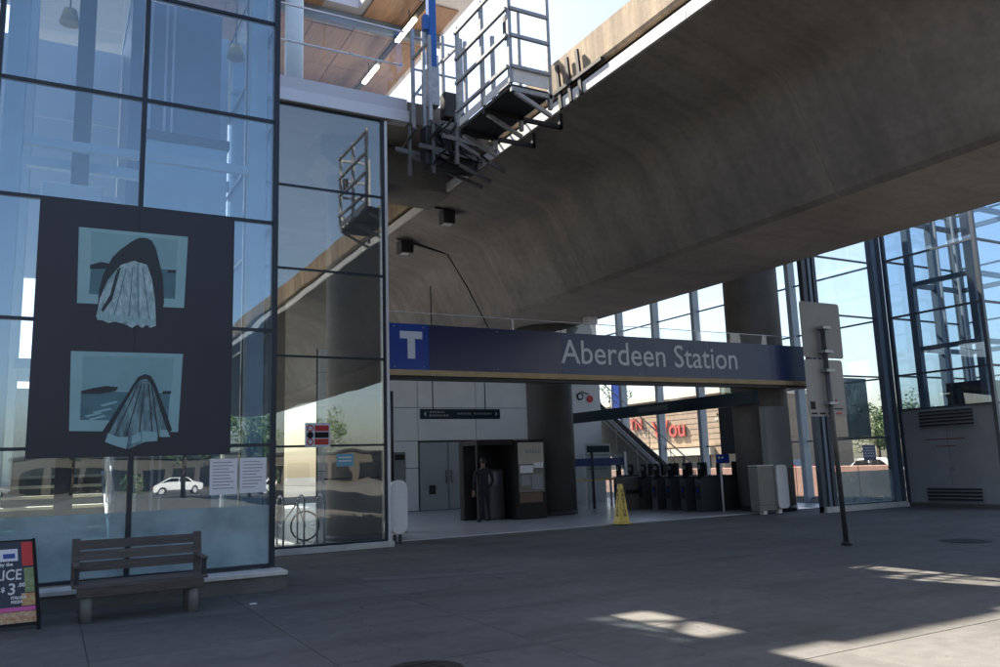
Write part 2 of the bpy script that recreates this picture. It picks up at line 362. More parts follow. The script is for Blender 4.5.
pl = MB().prism([(8.62, 8.94), (8.80, 8.94), (8.80, 9.62), (8.60, 9.62), (8.60, 9.0)], 'y', y_first + .012, y_first + SEG - .012).build('parapet', PARA, gw)
pr_ = MB().prism([(17.93, 8.94), (17.75, 8.94), (17.75, 9.62), (17.95, 9.62)], 'y', y_first + .012, y_first + SEG - .012).build('parapet', PARA, gw)
ed = B(8.55, 8.598, y_first + .01, y_first + SEG - .01, 8.52, 8.74).build('edge_strip', WHITE, gw)
ins_ = B(8.72, 8.78, y_first, y_first + SEG, 8.762, 8.938).build('kerb_upstand', DKSTEEL, gw)
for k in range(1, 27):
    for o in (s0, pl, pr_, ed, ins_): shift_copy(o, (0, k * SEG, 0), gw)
# dark stanchions on the parapet face
for k, yy in enumerate((11.9, 12.25, 12.6)):
    MB().bar((8.54, yy, 8.5), (8.54, yy + .1, 9.45), .05, .09).build('stanchion', DKSTEEL, gw)
B(8.50, 8.59, 11.2, 13.1, 8.86, 8.93).build('cable_tray', DKSTEEL, gw)

DKCON = mat('dark pier concrete', (.06, .058, .058), .7, var=.3, scale=1.2)  # base tone darker than the other columns
def column(name, label, x, y, r, z1, z0=-.05, CONC=CONC):
    t = thing(name, label, 'column', (x, y, 0))
    MB().cyl((x, y, z0), (x, y, z1), r, n=40).build('shaft', CONC, t)
    MB().cyl((x, y, z1 - .45), (x, y, z1), r + .02, r + .3, n=40).build('flared_head', CONC, t)
    MB().cyl((x, y, 0.0), (x, y, .16), r + .012, n=40).build('skirting', DKSTEEL, t)
    return t
column('concrete_column', 'round concrete column standing behind the glass screen with the red notice', 6.36, 18.7, .68, 9.48)
column('concrete_column', 'round concrete column carrying the grey utility panel beside the fare gates', 19.15, 18.2, .83, 9.48)
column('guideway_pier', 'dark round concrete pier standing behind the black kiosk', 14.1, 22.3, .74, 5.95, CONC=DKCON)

# ================================================================== LEFT GLASS TOWER
Y1 = 12.2
XM = [-4.65, -2.74, -.84, .98, 2.88]; ZR = [.30, 2.01, 3.71, 5.38, 7.02, 8.67, 10.3]
tw = thing('glass_tower', 'tall blue tinted glass stair tower carrying the black artwork banner', 'building', (-.9, Y1, 0))
for i in range(4):
    for j in range(6):
        p = B(XM[i] + .03, XM[i + 1] - .03, Y1 - .01, Y1 + .012, ZR[j] + .02, ZR[j + 1] - .02).build('pane', G_TOWER, tw)
for i, x in enumerate(XM):
    wd = .045 if i < 4 else .06
    B(x - wd / 2 - .01, x + wd / 2 + .01, Y1 - .045, Y1 + .14, ZR[0] - .02, ZR[-1] + .05).build('mullion', MULL, tw)
for z in ZR:
    for i in range(4):
        B(XM[i] + .034, XM[i + 1] - .034, Y1 - .03, Y1 + .06, z - .022, z + .022).build('transom', MULL, tw)
# side wall of the tower towards the entrance
YS = [Y1, 14.4, 16.55]
for i in range(2):
    for j in range(6): B(2.868, 2.892, YS[i] + .1, YS[i + 1] - .05, ZR[j] + .02, ZR[j + 1] - .02).build('pane', G_TOWER, tw)
for y in YS[1:]: B(2.84, 2.94, y - .04, y + .04, ZR[0], ZR[-1] + .04).build('mullion', MULL, tw)
for z in ZR:
    for i in range(2): B(2.855, 2.925, YS[i] + .145, YS[i + 1] - .045, z - .02, z + .02).build('transom', MULL, tw)
B(-4.9, 2.93, Y1 - .1, 14.2, 10.36, 10.52).build('roof_slab', ALU, tw)  # unseen roof: opaque front set for its shadow edge, glass behind lights the inside
for k in range(4):
    for j in range(2): B(XM[k] + .05, XM[k + 1] - .05, 14.26 + j * 2.6, 16.8 + j * 2.6, 10.4, 10.42).build('roof_pane', G_CLEAR, tw)
    B(XM[k] - .04, XM[k] + .04, 14.21, 19.4, 10.36, 10.5).build('roof_beam', PALESTEEL, tw)
B(-4.8, 3.0, 11.74, 18.5, -.05, .20).build('plinth', PLINTH, tw)
k = 0; x = -4.8
while x < 2.9:
    B(x + .004, min(x + 1.3, 3.0) - .004, 11.70, 12.145, .201, .262).bevel(.008, 1).build('cap_stone', CAP, tw); x += 1.3
for i in range(4): B(XM[i] + .036, XM[i + 1] - .036, Y1 - .016, Y1 - .0115, .33, 1.15).build('frosted_film', G_FROST, tw)
# inside: pale steel columns, ties, landing slabs, shaft, lamps, stair
for x, y in ((-.66, 12.75), (2.70, 12.75), (-.66, 16.2), (2.70, 16.2), (-3.5, 12.75)):
    B(x - .13, x + .13, y - .13, y + .13, .2, 10.35).bevel(.012, 1).build('inner_column', PALESTEEL, tw)
for z in (6.55, 3.3):
    B(-.54, 2.58, 14.32, 14.46, z, z + .16).build('tie_beam', PALESTEEL, tw)
    B(-4.6, 2.6, 16.1, 16.24, z, z + .2).build('tie_beam', PALESTEEL, tw)
for z in (6.3, 9.4): B(-.52, 2.58, 12.7, 12.8, z, z + .13).build('tie_beam', PALESTEEL, tw)
for a, b in ((-4.6, -2.72), (-2.7, -.86), (-.84, .94)):
    for z0 in (5.42, 7.05, 8.68): B(a, b, 17.5, 17.6, z0, z0 + 1.6).build('back_panel', PANEL, tw)
B(.95, 2.5, 15.0, 15.12, .25, 10.2).build('shaft_wall', BLUEGREY, tw)
B(.95, 1.07, 15.121, 17.4, .25, 10.2).build('shaft_wall', BLUEGREY, tw)
PBL = mat('pale cab panel', (.50, .64, .76), .35, var=.1)
B(1.15, 2.4, 13.6, 14.75, 4.7, 7.0).bevel(.02, 1).build('lift_cab', PBL, tw); B(1.12, 2.43, 13.57, 14.78, 7.002, 7.15).build('cab_roof', DKSTEEL, tw)
B(-.3, .55, 13.8, 14.3, 5.45, 6.15).bevel(.02, 1).build('duct_box', PANEL, tw); B(.1, .35, 14.0, 14.25, .25, 10.3).build('service_riser', DKSTEEL, tw)
for x in (1.25, 1.5, 1.62): B(x, x + .04, 14.8, 14.86, .3, 10.1).build('guide_rail', ALU, tw)
for x, z in [(p_.x, p_.z) for p_ in (at(70, 17, Y=14.2), at(236, 52, Y=14.2))]:
    MB().cyl((x, 14.2, z + .1), (x, 14.2, 10.35), .012, n=8).build('lamp_rod', DKSTEEL, tw)
    MB().cyl((x, 14.2, z - .12), (x, 14.2, z + .12), .16, .10, n=20).build('lamp_globe', YEL, tw)
TREAD = mat('pale stair tread', (.62, .56, .40), .6, var=.15)
for k in range(9):
    y = 13.5 + k * .36; z = .2 + (k + 1) * .165
    B(-2.4, .85, y, y + .40, z - .05, z).bevel(.006, 1).build('tread', TREAD, tw); B(-2.38, .83, y + .03, y + .06, z - .16, z - .051).build('riser', DKSTEEL, tw)
B(-2.4, .85, 16.76, 17.38, 1.64, 1.685).build('stair_landing', TREAD, tw)
for k in range(3): B(-4.6 + k * 1.86, -2.77 + k * 1.86, 17.4, 17.48, .25, 3.3).build('low_wall', CONC, tw)
for x in (-2.44, .89):
    MB().prism([(13.45, .21), (13.9, .21), (16.8, 1.5), (16.8, 1.75), (13.45, .42)][::-1], 'x', x - .03, x + .03).build('stringer', PALESTEEL, tw)
    MB().cyl((x, 13.5, 1.25), (x, 16.76, 2.72), .025, n=8).build('handrail', ALU, tw)
    for k in range(6): MB().cyl((x, 13.6 + k * .62, .35 + k * .28), (x, 13.6 + k * .62, 1.28 + k * .28), .016, n=6).build('baluster', ALU, tw)

# artwork banner on the tower
YB = Y1 - .056
def pb(x, y): p = at(x, y, Y=YB); return (p.x, p.z)
ar = thing('artwork_banner', 'large black vinyl artwork with two teal photo prints on glass tower', 'banner', (1.0, YB, 1.88))
b0 = pb(40, 200); b1 = pb(234, 221); b2 = pb(230, 456); b3 = pb(25, 459)
xm0, xm1 = .98 - .026, .98 + .026
B((b0[0] + b3[0]) / 2, xm0, YB - .002, YB + .008, 1.885, 5.36).build('vinyl_sheet', BANNER, ar)
B(xm1 - .03, b2[0], YB - .002, YB + .008, 1.885, 5.36).build('vinyl_sheet', BANNER, ar)
def flat(name, pts, m, lay, parent=ar):
    y = YB - .004 - lay * .0016
    return MB().prism([pb(*p) for p in pts], 'y', y, y + .0014).build(name, m, parent)
# upper print
f1 = flat('print', [(79, 227), (188, 237), (184, 308), (77, 303)], TEALP, 0)
flat('sea_field', [(91, 264), (176, 270), (175, 299), (89, 294)], TEALM, 1)
flat('sky_field', [(91, 231), (178, 240), (176, 269), (91, 263)], mat('artwork sky print', (.19, .37, .43), .5, var=.1), 1)
flat('headland', [(90, 265), (101, 262), (112, 264), (112, 269), (90, 269)], TEALK, 2)
flat('headland', [(168, 270), (176, 270), (176, 273), (167, 273)], TEALK, 2)
flat('hood', [(98, 303), (99, 290), (103, 275), (112, 258), (120, 250), (131, 242), (139, 238), (146, 238), (152, 241), (156, 249), (160, 265), (163, 278), (164, 303), (159, 322), (96, 318)], TEALK, 3)
flat('veil', [(96, 317), (100, 298), (108, 280), (121, 265), (134, 261), (147, 265), (152, 280), (155, 300), (156, 326), (150, 328), (147, 325), (142, 328), (137, 325), (132, 328), (124, 324), (116, 322), (108, 323)], VEIL, 4)
for i, (xa, xb) in enumerate(((132, 128), (137, 138), (142, 149), (126, 112))): flat('fold', [(xa, 268), (xa + 1, 268), (xb + 1, 322), (xb, 322)], TEALM, 5)
flat('fold', [(117, 270), (121, 267), (112, 300), (103, 312), (101, 310), (110, 295)], TEALK, 5)
for i, (xa, xb) in enumerate(((97, 108), (111, 120), (124, 131), (133, 139), (141, 146), (148, 155))): flat('pale_hem', [(xa, 314 + i), (xb, 315 + i), (xb, 321 + i * .8), (xa, 320 + i * .8)], TEALP, 6)
# lower print
flat('print', [(71, 351), (183, 354), (178, 432), (69, 431)], TEALP, 0)
flat('sea_field', [(81, 391), (170, 393), (168, 421), (80, 420)], TEALM, 1)
flat('sky_field', [(83, 356), (174, 358), (171, 392), (82, 390)], MATS['artwork sky print'], 1)
flat('headland', [(81, 391), (93, 388), (106, 386), (118, 387), (116, 391), (100, 394), (81, 394)], TEALK, 2)
flat('headland', [(163, 391), (171, 391), (171, 394), (162, 394)], TEALK, 2)
for i, q in enumerate(((84, 416, 100), (92, 412, 110), (88, 419, 104), (100, 405, 116))): flat('foam_streak', [(q[0], q[1]), (q[2], q[1] - 4), (q[2] + 2, q[1] - 2.5), (q[0] + 3, q[1] + 1.5)], TEALP, 2)
flat('hood', [(102, 432), (110, 420), (122, 402), (132, 386), (138, 377), (145, 374), (151, 376), (156, 385), (162, 402), (168, 418), (172, 430), (165, 436), (108, 438)], TEALK, 3)
flat('veil', [(105, 441), (118, 416), (134, 388), (140, 380), (147, 379), (153, 387), (160, 410), (168, 434), (158, 437), (157, 441), (146, 442), (140, 444), (129, 449), (118, 446)], mat('artwork dark veil print', (.19, .34, .39), .5, col2=(.04, .08, .11), scale=12, stretch=(1, 1, .4)), 4)
for xa, xb in ((141, 125), (144, 138), (148, 152), (151, 158), (138, 113)): flat('fold', [(xa, 384), (xa + 1, 384), (xb + 1.2, 438), (xb, 438)], TEALK, 5)
for q in ([(105, 442), (108, 433), (118, 437), (128, 437), (126, 449), (116, 446)], [(132, 436), (140, 432), (141, 441), (131, 444)], [(142, 431), (157, 432), (157, 441), (142, 442)], [(160, 430), (167, 430), (170, 437), (160, 437)]): flat('pale_hem', q, TEALP, 6)

# paper notices
for k, (a, b) in enumerate((((210, 459), (237, 494)), ((240, 458), (266, 492)))):
    p = at(*a, Y=Y1 - .02); q = at(*b, Y=Y1 - .02)
    t = thing('paper_notice', ['white paper notice taped to tower glass next to the artwork banner', 'white paper notice taped to tower glass by the dark corner mullion'][k], 'notice', ((p.x + q.x) / 2, Y1 - .018, q.z), 'paper notices on the glass')
    B(p.x, q.x, Y1 - .0195, Y1 - .0165, q.z, p.z).build('sheet', PAPER, t)
    for r in range(9):
        z = p.z - .06 - r * .045; B(p.x + .04, q.x - .04 - random.random() * .12, Y1 - .0205, Y1 - .0197, z, z + .012).build('text_line', INK, t)

# ================================================================== GLASS SCREEN right of the tower
Y2 = 16.6
Z2 = [.14, 2.12, 3.96, 5.81, 7.62, 9.44]
gs = thing('glass_screen', 'narrow clear glass screen wall joining the tower to the entrance sign', 'glass wall', (4.6, Y2, 0))
for j in range(5): B(2.95, 6.26, Y2 - .01, Y2 + .01, Z2[j] + .02, Z2[j + 1] - .02).build('pane', G_SCREEN, gs)
for j, z in enumerate(Z2): B(2.95, 6.26, Y2 - .03, Y2 + .05, z - .022, z + .022).build('transom', MULL, gs)
B(6.262, 6.33, Y2 - .05, Y2 + .12, .1, 9.44).build('mullion', MULL, gs)
B(6.335, 6.40, Y2 - .06, Y2 + .06, .1, 9.44).build('mullion', ALU, gs)
B(2.9, 6.45, Y2 - .13, Y2 + .15, -.02, .115).bevel(.01, 1).build('sill', CAP, gs)
B(5.0, 6.2, Y2 + .08, Y2 + .11, 1.42, 1.46).build('push_rail', DKSTEEL, gs)
p = at(305, 423, Y=Y2 - .03); q = at(330, 447, Y=Y2 - .03)
t = thing('warning_notice', 'white and red prohibition notice stuck on the glass screen', 'notice', ((p.x + q.x) / 2, Y2 - .03, q.z))
B(p.x, q.x, Y2 - .042, Y2 - .038, q.z, p.z).build('sheet', PAPER, t)
h = (p.z - q.z - .08) / 3
for k in range(3):
    z = q.z + .04 + k * h; B(p.x + .2, q.x - .03, Y2 - .044, Y2 - .0425, z + .01, z + h - .01).build('panel', [RED, BLACK, RED][k], t)
    MB().cyl((p.x + .105, Y2 - .0425, z + h / 2), (p.x + .105, Y2 - .044, z + h / 2), .07, n=18).build('symbol', [RED, BLACK, RED][k], t)
    if k != 1: MB().cyl((p.x + .105, Y2 - .0442, z + h / 2), (p.x + .105, Y2 - .045, z + h / 2), .045, n=18).build('symbol', PAPER, t)
p = at(336, 454, Y=Y2 + .03); q = at(353, 466, Y=Y2 + .03)
t = thing('blue_notice', 'small light blue notice on the glass below the red one', 'notice', ((p.x + q.x) / 2, Y2 + .02, q.z))
B(p.x, q.x, Y2 - .0165, Y2 - .012, q.z, p.z).build('sheet', mat('light blue print', (.16, .38, .5), .5), t)
for k in range(2): B(p.x + .04, q.x - .05, Y2 - .0185, Y2 - .0168, p.z - .09 - k * .07, p.z - .06 - k * .07).build('text_line', PAPER, t)

# ================================================================== LEFT PLATFORM, ROOF
pf = thing('station_platform', 'raised platform slab with pale metal fascia above the glass screen', 'platform', (6, Y2, 9.5))
B(3.3, 8.5, 16.75, 45, 9.50, 10.0).build('slab', CONC, pf)
B(3.0, 6.92, 16.45, 16.748, 9.47, 9.74).build('fascia', ALU, pf)
B(3.0, 6.90, 16.52, 16.748, 9.742, 10.05).build('fascia', mat('aluminium fascia upper', (.5, .5, .56), .4, metal=.2), pf)
B(6.93, 8.5, 16.55, 16.748, 9.5, 10.02).build('slab_edge', CONC, pf)
bl = thing('glass_balustrade', 'tall frameless glass balustrade with thin rail at the platform end', 'balustrade', (5, 16.6, 10.05))
for a, b in ((3.1, 4.95), (4.97, 6.88)): B(a, b, 16.60, 16.62, 10.06, 11.76).build('pane', G_CLEAR, bl)
B(3.1, 6.9, 16.59, 16.63, 11.765, 11.80).build('rail', ALU, bl)
MB().cyl((3.1, 16.68, 10.96), (6.9, 16.68, 10.96), .025, n=10).build('rail', ALU, bl)
for x in (4.2, 5.6, 6.8): MB().cyl((x, 16.62, 10.96), (x, 16.68, 10.96), .03, n=8).build('bracket', ALU, bl)
rf = thing('station_roof', 'timber lined roof over the left platform', 'roof', (3, 20, 14.8))
# deck pieces cut so unseen gaps throw the plaza sun strip and spots
ZT = 14.95
def deck(x0, x1, y0, y1): B(x0, x1, y0, y1, ZT, ZT + .3).build('roof_deck', ALU, rf)
deck(-7, -1.2, 17.5, 25.2); deck(-1.199, 1.5, 17.95, 31); deck(2.3, 6.15, 17.95, 42); deck(6.151, 7.35, 21.1, 42); deck(7.351, 10.2, 18.6, 42); deck(1.501, 2.299, 17.95, 18.5); deck(1.501, 2.299, 20.1, 42)
for a, b in (((1.49, 18.7), (2.31, 19.35)), ((1.49, 19.75), (2.31, 19.2))): MB().bar((a[0], a[1], ZT + .1), (b[0], b[1], ZT + .1), .09, .1).build('sun_spot_bar', BLUEGREY, rf)  # unseen crossbars added to break up the sun spots below
y = 17.55
while y < 34:
    x = 2.6
    while x < 10:
        x1 = min(x + 1.24, 10.15)
        if not (y < 19 and x1 > 6.2) and not (y < 21 and 6.2 < x < 6.5): B(x + .012, x1 - .012, y + .012, y + 2.4 - .012, ZT - .04, ZT - .002).build('ceiling_panel', CEDAR, rf)
        x += 1.24
    y += 2.4
for y in (21.5, 26.3, 31.1): B(2.6, 10.2, y - .09, y + .09, ZT - .4, ZT - .045).build('roof_beam', BLUEGREY, rf)
for x, y in ((4.75, 18.4), (4.75, 26.3)):
    c = thing('roof_column', ['pale blue round roof column rising behind the platform balustrade', 'pale blue round roof column further along the platform'][y > 20], 'column', (x, y, 10.0), 'roof columns on the platform')
    MB().cyl((x, y, 10.001), (x, y, ZT - .045), .22, n=28).build('shaft', PALESTEEL, c)
    MB().cyl((x, y, 10.002), (x, y, 10.05), .34, n=28).build('base_plate', GALV, c)
ll = thing('linear_light', 'long dark ceiling light track with lit warm segments', 'light', (8.6, 24, 14.4))
d1 = at(414, 15, Y=20.4); d2 = at(355, 85, Y=25.6)
B(8.60, 8.75, 19.0, 33, 14.44, 14.53).build('track', DKSTEEL, ll)
for y0, y1 in ((20.1, 21.5), (23.2, 24.5), (27, 28.4)): B(8.61, 8.74, y0, y1, 14.39, 14.438).build('lit_tube', LAMP, ll)
for y in (20.5, 24.0, 29.0): MB().cyl((8.67, y, 14.53), (8.67, y, ZT - .04), .015, n=6).build('hanger', DKSTEEL, ll)

# right platform, mirrored across the guideway
pf2 = thing('station_platform', 'raised platform slab over the fare gates on the far side of the guideway', 'platform', (20, Y2, 9.5))
B(18.06, 22.5, 16.75, 45, 9.50, 10.0).build('slab', CONC, pf2)
B(18.06, 22.5, 16.5, 16.748, 9.47, 10.04).build('fascia', ALU, pf2)

# ================================================================== ACCESS CAGE at the platform end
cg = thing('access_cage', 'galvanised steel maintenance cage hung on the guideway edge', 'cage', (8.1, 13.8, 9.1))
X0, X1c, Ya, Yb, Z0 = 6.9, 7.72, 11.75, 13.85, 8.37
for x in (X0, X1c):
    for y in (Ya, 12.8, Yb): MB().bar((x, y, Z0 - (.40 if x > 7.3 else .05)), (x, y, Z0 + 2.1), .07).build('post', GALV, cg)
for z in (.26, .86, 1.38, 1.95):
    MB().bar((X0, Ya - .04, Z0 + z), (X1c, Ya - .04, Z0 + z), .06).build('rail', GALV, cg)
    MB().bar((X0 - .05, Ya, Z0 + z), (X0 - .05, Yb, Z0 + z), .06).build('rail', GALV, cg)
B(X0 - .02, X0 + .0, Ya + .04, Yb - .04, Z0 - .05, Z0 + .10).build('kick_panel', WHITE, cg)
B(X0 + .04, X1c - .04, Ya - .02, Ya - .001, Z0 - .02, Z0 + .26).build('kick_panel', WHITE, cg)
B(X0 + .01, X1c + .05, Ya + .01, Yb, Z0 - .12, Z0 - .055).build('floor_plate', DKSTEEL, cg)
for y in (Ya, 12.8, Yb):
    MB().bar((X0, y, Z0 - .16), (X1c + .06 if y < 12 else 8.66, y, Z0 - .16), .07, .08).build('bracket_arm', GALV if y < 12 else DKSTEEL, cg)
    MB().bar((X0 + .08, y, Z0 - .2), (X1c, y, Z0 - .52), .06, .07).build('brace', GALV, cg)
    if y > 12: MB().bar((8.63, y, Z0 - .2), (8.63, y, 8.49), .07).build('hanger', DKSTEEL, cg)
MB().bar((X0 + .08, Ya + .2, Z0 + .9), (X0 + .08, Ya + .2, Z0 + 1.35), .12, .1).build('latch_box', DKSTEEL, cg)
B(X0 + .3, X0 + .62, Ya + .75, Ya + 1.0, Z0 - .04, Z0 + .35).build('junction_box', BLACK, cg)

# platform end gate with the blue hoist
eg = thing('end_gate', 'galvanised gate frame with guard rails at the platform end', 'gate', (7.4, 16.2, 9.4))
gx0, gx1, gy = 6.98, 7.75, 16.35
for x in (gx0, 7.25, gx1, 8.35): MB().bar((x, gy, 9.3), (x, gy, 11.75), .075).build('post', GALV, eg)
for z in (10.15, 10.75, 11.55): MB().bar((gx0, gy, z), (8.35, gy, z), .04).build('rail', GALV, eg)
for x, za in ((6.98, 9.4), (7.75, 9.5)):
    MB().bar((x, gy, za + 1.6), (x + .02, 15.4, za + 1.6), .055).build('rail', GALV, eg); MB().bar((x, 15.4, za - .3), (x, 15.4, za + 1.7), .07).build('post', GALV, eg)
MB().bar((gx0, gy - .03, 10.05), (7.7, gy - .03, 11.1), .06).build('diagonal', GALV, eg)
B(7.28, 7.62, gy - .06, gy - .04, 10.9, 11.2).build('gate_notice', PAPER, eg)
MB().cyl((7.45, gy - .061, 11.05), (7.45, gy - .07, 11.05), .10, n=18).build('gate_symbol', RED, eg)
MB().cyl((7.45, gy - .071, 11.05), (7.45, gy - .076, 11.05), .065, n=18).build('gate_symbol', PAPER, eg)
hp = thing('hoist_post', 'bright blue square hoist post at the platform end gate', 'hoist', (7.15, 15.6, 9.2))
q = at(432, 69, Y=15.6)
B(q.x - .09, q.x + .09, 15.51, 15.69, q.z, 12.9).bevel(.012, 1).build('mast', BLUEP, hp)
B(q.x - .12, q.x + .12, 15.48, 15.72, q.z - .9, q.z - .002).build('sleeve', GALV, hp)
B(q.x - .2, q.x - .1, 15.52, 15.68, q.z + .9, q.z + 1.25).build('winch', BLUEP, hp)
MB().bar((q.x, 15.6, 12.82), (q.x + .9, 15.6, 12.95), .12, .12).build('jib', BLUEP, hp)
# under-deck access brackets, each a thing of its own
DKG = mat('dull galvanised steel', (.15, .155, .165), .5, metal=.5, var=.3, scale=9)
def bracket(y, x0, label):
    t = thing('access_bracket', label, 'bracket', (x0, y, 8.2), 'brackets under the platform edge')
    MB().bar((x0, y, 9.35), (x0, y, 8.15), .07).build('hanger', DKG, t)
    MB().bar((x0 - .35, y, 8.75), (8.7, y, 8.62), .075, .1).build('arm', DKG, t)
    MB().bar((x0, y, 8.66), (8.75, y, 8.15), .06, .08).build('brace', DKG, t)
    MB().bar((x0 - .05, y - .5, 9.1), (x0 - .05, y + .4, 8.9), .05).build('tie', DKG, t)
for y, x0, lb in ((15.3, 7.55, 'grey steel access bracket below the maintenance cage'), (16.0, 7.3, 'grey steel access bracket below the hoist post'), (16.42, 6.9, 'grey steel access bracket below the gate at the platform end')): bracket(y, x0, lb)
q2 = thing('equipment_box', 'dark steel equipment box hung under the platform end behind the cables', 'box', (7.7, 16.2, 8.4))
B(7.15, 8.45, 16.05, 16.4, 8.35, 9.3).bevel(.015, 1).build('housing', DKSTEEL, q2); B(7.3, 8.3, 16.03, 16.049, 8.5, 9.1).build('cover', BLACK, q2)
B(7.5, 7.9, 15.75, 16.02, 9.45, 10.05).bevel(.015, 1).build('switch_box', DKSTEEL, q2)
cb = thing('cable_bundle', 'tangled black cables hanging between the brackets below the cage', 'cables', (7.9, 15.6, 8.7))
for k in range(9):
    x = 7.25 + random.random() * .9; y = 15.3 + random.random() * .9; pts = []
    for i in range(8):
        pts.append((x + .18 * math.sin(i * .9 + k), y + .14 * math.cos(i * 1.1 + k * 2), 9.2 - i * .13))
    MB().tube(pts, .022, 6).build('cable', BLACK, cb)
xh = thing('crosshead', 'dark concrete crosshead below the platform end', 'beam', (7.4, 18.7, 8.4))
MB().prism([(5.3, 9.49), (5.3, 9.0), (6.0, 8.55), (9.6, 8.45), (9.6, 9.49)][::-1], 'y', 18.0, 19.4).build('beam', CONC, xh)

# flood lights on the girder web
def web_point(px_, py_, off=0.0):
    a, b = Vector((10.7, 0, 7.98)), Vector((11.75, 0, 5.97)); n = Vector((-(b.z - a.z), 0, b.x - a.x)).normalized()
    if n.x > 0: n = -n
    d = ray(px_, py_); o = Vector((0, 0, CAM_H)); t = (a + n * off - o).dot(n) / d.dot(n); return o + d * t
W0 = web_point(447, 254, .22)
for (px_, py_), lb, yy in (((405, 247), 'small box floodlight on an arm from the bent conduit', W0.y), ((447, 217), 'small box floodlight fixed under the flange nearer the maintenance cage', 19.0)):
    c = at(px_, py_, Y=yy)
    t = thing('flood_light', lb, 'light', tuple(c), 'floodlights under the guideway')
    h_ = .2 if yy > 19.1 else .17
    B(c.x - h_, c.x + h_, c.y - h_, c.y + h_, c.z - .2, c.z + .18).bevel(.02, 1).build('housing', DKSTEEL, t)
    B(c.x - .12, c.x + .12, c.y - .12, c.y + .12, c.z - .215, c.z - .202).build('lens', WHITE, t)
    if px_ < 420: MB().bar((c.x - .25, c.y, c.z + .24), tuple(W0), .05, .05).build('arm', DKSTEEL, t)
    else:
        MB().bar((c.x - .35, c.y, c.z + .22), (c.x + .35, c.y, c.z + .22), .05, .05).build('arm', DKSTEEL, t); MB().bar((c.x, c.y, c.z + .24), (c.x, c.y, 8.5 - max(0, c.x - 8.6) * .2476), .06, .06).build('riser', DKSTEEL, t)
cpts = [W0, web_point(466, 285, .17), web_point(492, 335, .07)]
tag(MB().tube(cpts, .022, 8).build('conduit', DKSTEEL, None, tuple(cpts[-1])), 'thin dark conduit bent across the girder web', 'conduit')
c = at(590, 319, Y=20.0)
t = thing('soffit_lamp', 'pale square lamp box fixed below the girder soffit', 'light', tuple(c))
B(c.x - .16, c.x + .16, c.y - .16, c.y + .16, c.z - .16, 5.965).build('housing', ALU, t); B(c.x - .12, c.x + .12, c.y - .12, c.y + .12, c.z - .17, c.z - .161).build('lens', WHITE, t)

# ================================================================== ENTRANCE SIGN
YG = 16.75
sg = thing('station_sign', 'long navy blue entrance sign reading Aberdeen Station with T tile', 'sign', (13, YG, 3.7))
B(6.47, 7.43, YG - .005, YG + .25, 3.77, 4.81).build('tile', ROYAL, sg)
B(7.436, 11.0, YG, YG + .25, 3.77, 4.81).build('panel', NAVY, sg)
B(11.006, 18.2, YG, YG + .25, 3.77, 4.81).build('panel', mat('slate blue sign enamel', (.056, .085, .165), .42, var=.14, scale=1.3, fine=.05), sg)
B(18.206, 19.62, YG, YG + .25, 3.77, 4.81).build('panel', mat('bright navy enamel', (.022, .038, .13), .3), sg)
B(6.42, 19.68, YG - .06, YG + .32, 3.64, 3.765).build('soffit_trim', BEIGE, sg)
B(6.44, 19.66, YG + .02, YG + .30, 3.56, 3.638).build('soffit_trim', DKSTEEL, sg)
x0 = 6.73; B(x0, x0 + .54, YG - .012, YG - .0055, 4.47, 4.64).build('letter', LETTER, sg); B(x0 + .18, x0 + .36, YG - .012, YG - .0055, 4.02, 4.469).build('letter', LETTER, sg)
for x in (6.6, 7.3, 9.2, 11.15, 13.4, 15.8, 18.05, 18.4, 19.5):
    for z in (3.84, 4.74): MB().cyl((x, YG - .0125, z), (x, YG + .001, z), .014, n=8).build('fixing', GALV, sg)
for x in (13.6, 15.9): B(x - .004, x + .004, YG - .0012, YG + .002, 3.772, 4.808).build('panel_joint', BLACK, sg)
text('Aberdeen Station', .86, (10.98, YG - .008, 4.05), LETTER, sg, fitw=5.9, off=.004)
for a, b in ((6.44, 9.7), (9.71, 13.0), (13.01, 16.3), (16.31, 19.6)): B(a, b, YG + .1, YG + .12, 4.815, 5.09).build('pane', G_CLEAR, sg)
B(6.44, 19.6, YG + .095, YG + .125, 5.092, 5.106).build('top_rail', ALU, sg)

# ================================================================== RIGHT GLAZING + SIDE WALL + ELEVATOR TOWER
Y3 = 16.1
ZW = [.18, 2.07, 3.88, 5.70, 7.45, 9.4]
SLATE = mat('slate painted steel', (.075, .095, .125), .4, metal=.2, var=.15, scale=3)
rg = thing('front_glazing', 'clear glass wall with frosted base between the round column and elevator tower', 'glass wall', (21, Y3, 0))
for j in range(5):
    for a, b in ((19.66, 22.2),): B(a + .02, b - .02, Y3 - .01, Y3 + .01, ZW[j] + .02, ZW[j + 1] - .02).build('pane', G_CLEAR, rg)
for z in ZW: B(19.66, 22.2, Y3 - .03, Y3 + .05, z - .022, z + .022).build('transom', SLATE, rg)
B(19.08, 19.24, Y3 - .02, Y3 + .14, 0, 9.4).build('mullion', SLATE, rg); B(19.3, 19.42, Y3 - .05, Y3 + .1, 0, 9.4).build('mullion', BLUEGREY, rg); B(19.5, 19.64, Y3 - .05, Y3 + .1, 0, 9.4).build('mullion', SLATE, rg)
B(22.21, 22.42, Y3 - .08, Y3 + .12, 0, 9.4).build('mullion', BLUEGREY, rg); B(22.44, 22.62, Y3 - .1, Y3 + .1, 0, 9.4).build('mullion', SLATE, rg)
B(19.08, 22.63, Y3 - .12, Y3 + .12, -.02, .155).build('sill', CAP, rg)
B(19.68, 22.18, Y3 - .016, Y3 - .012, .21, 1.10).build('frosted_film', G_FROST2, rg)
p = at(845, 378, Y=Y3 - .03); q = at(870, 437, Y=Y3 - .03)
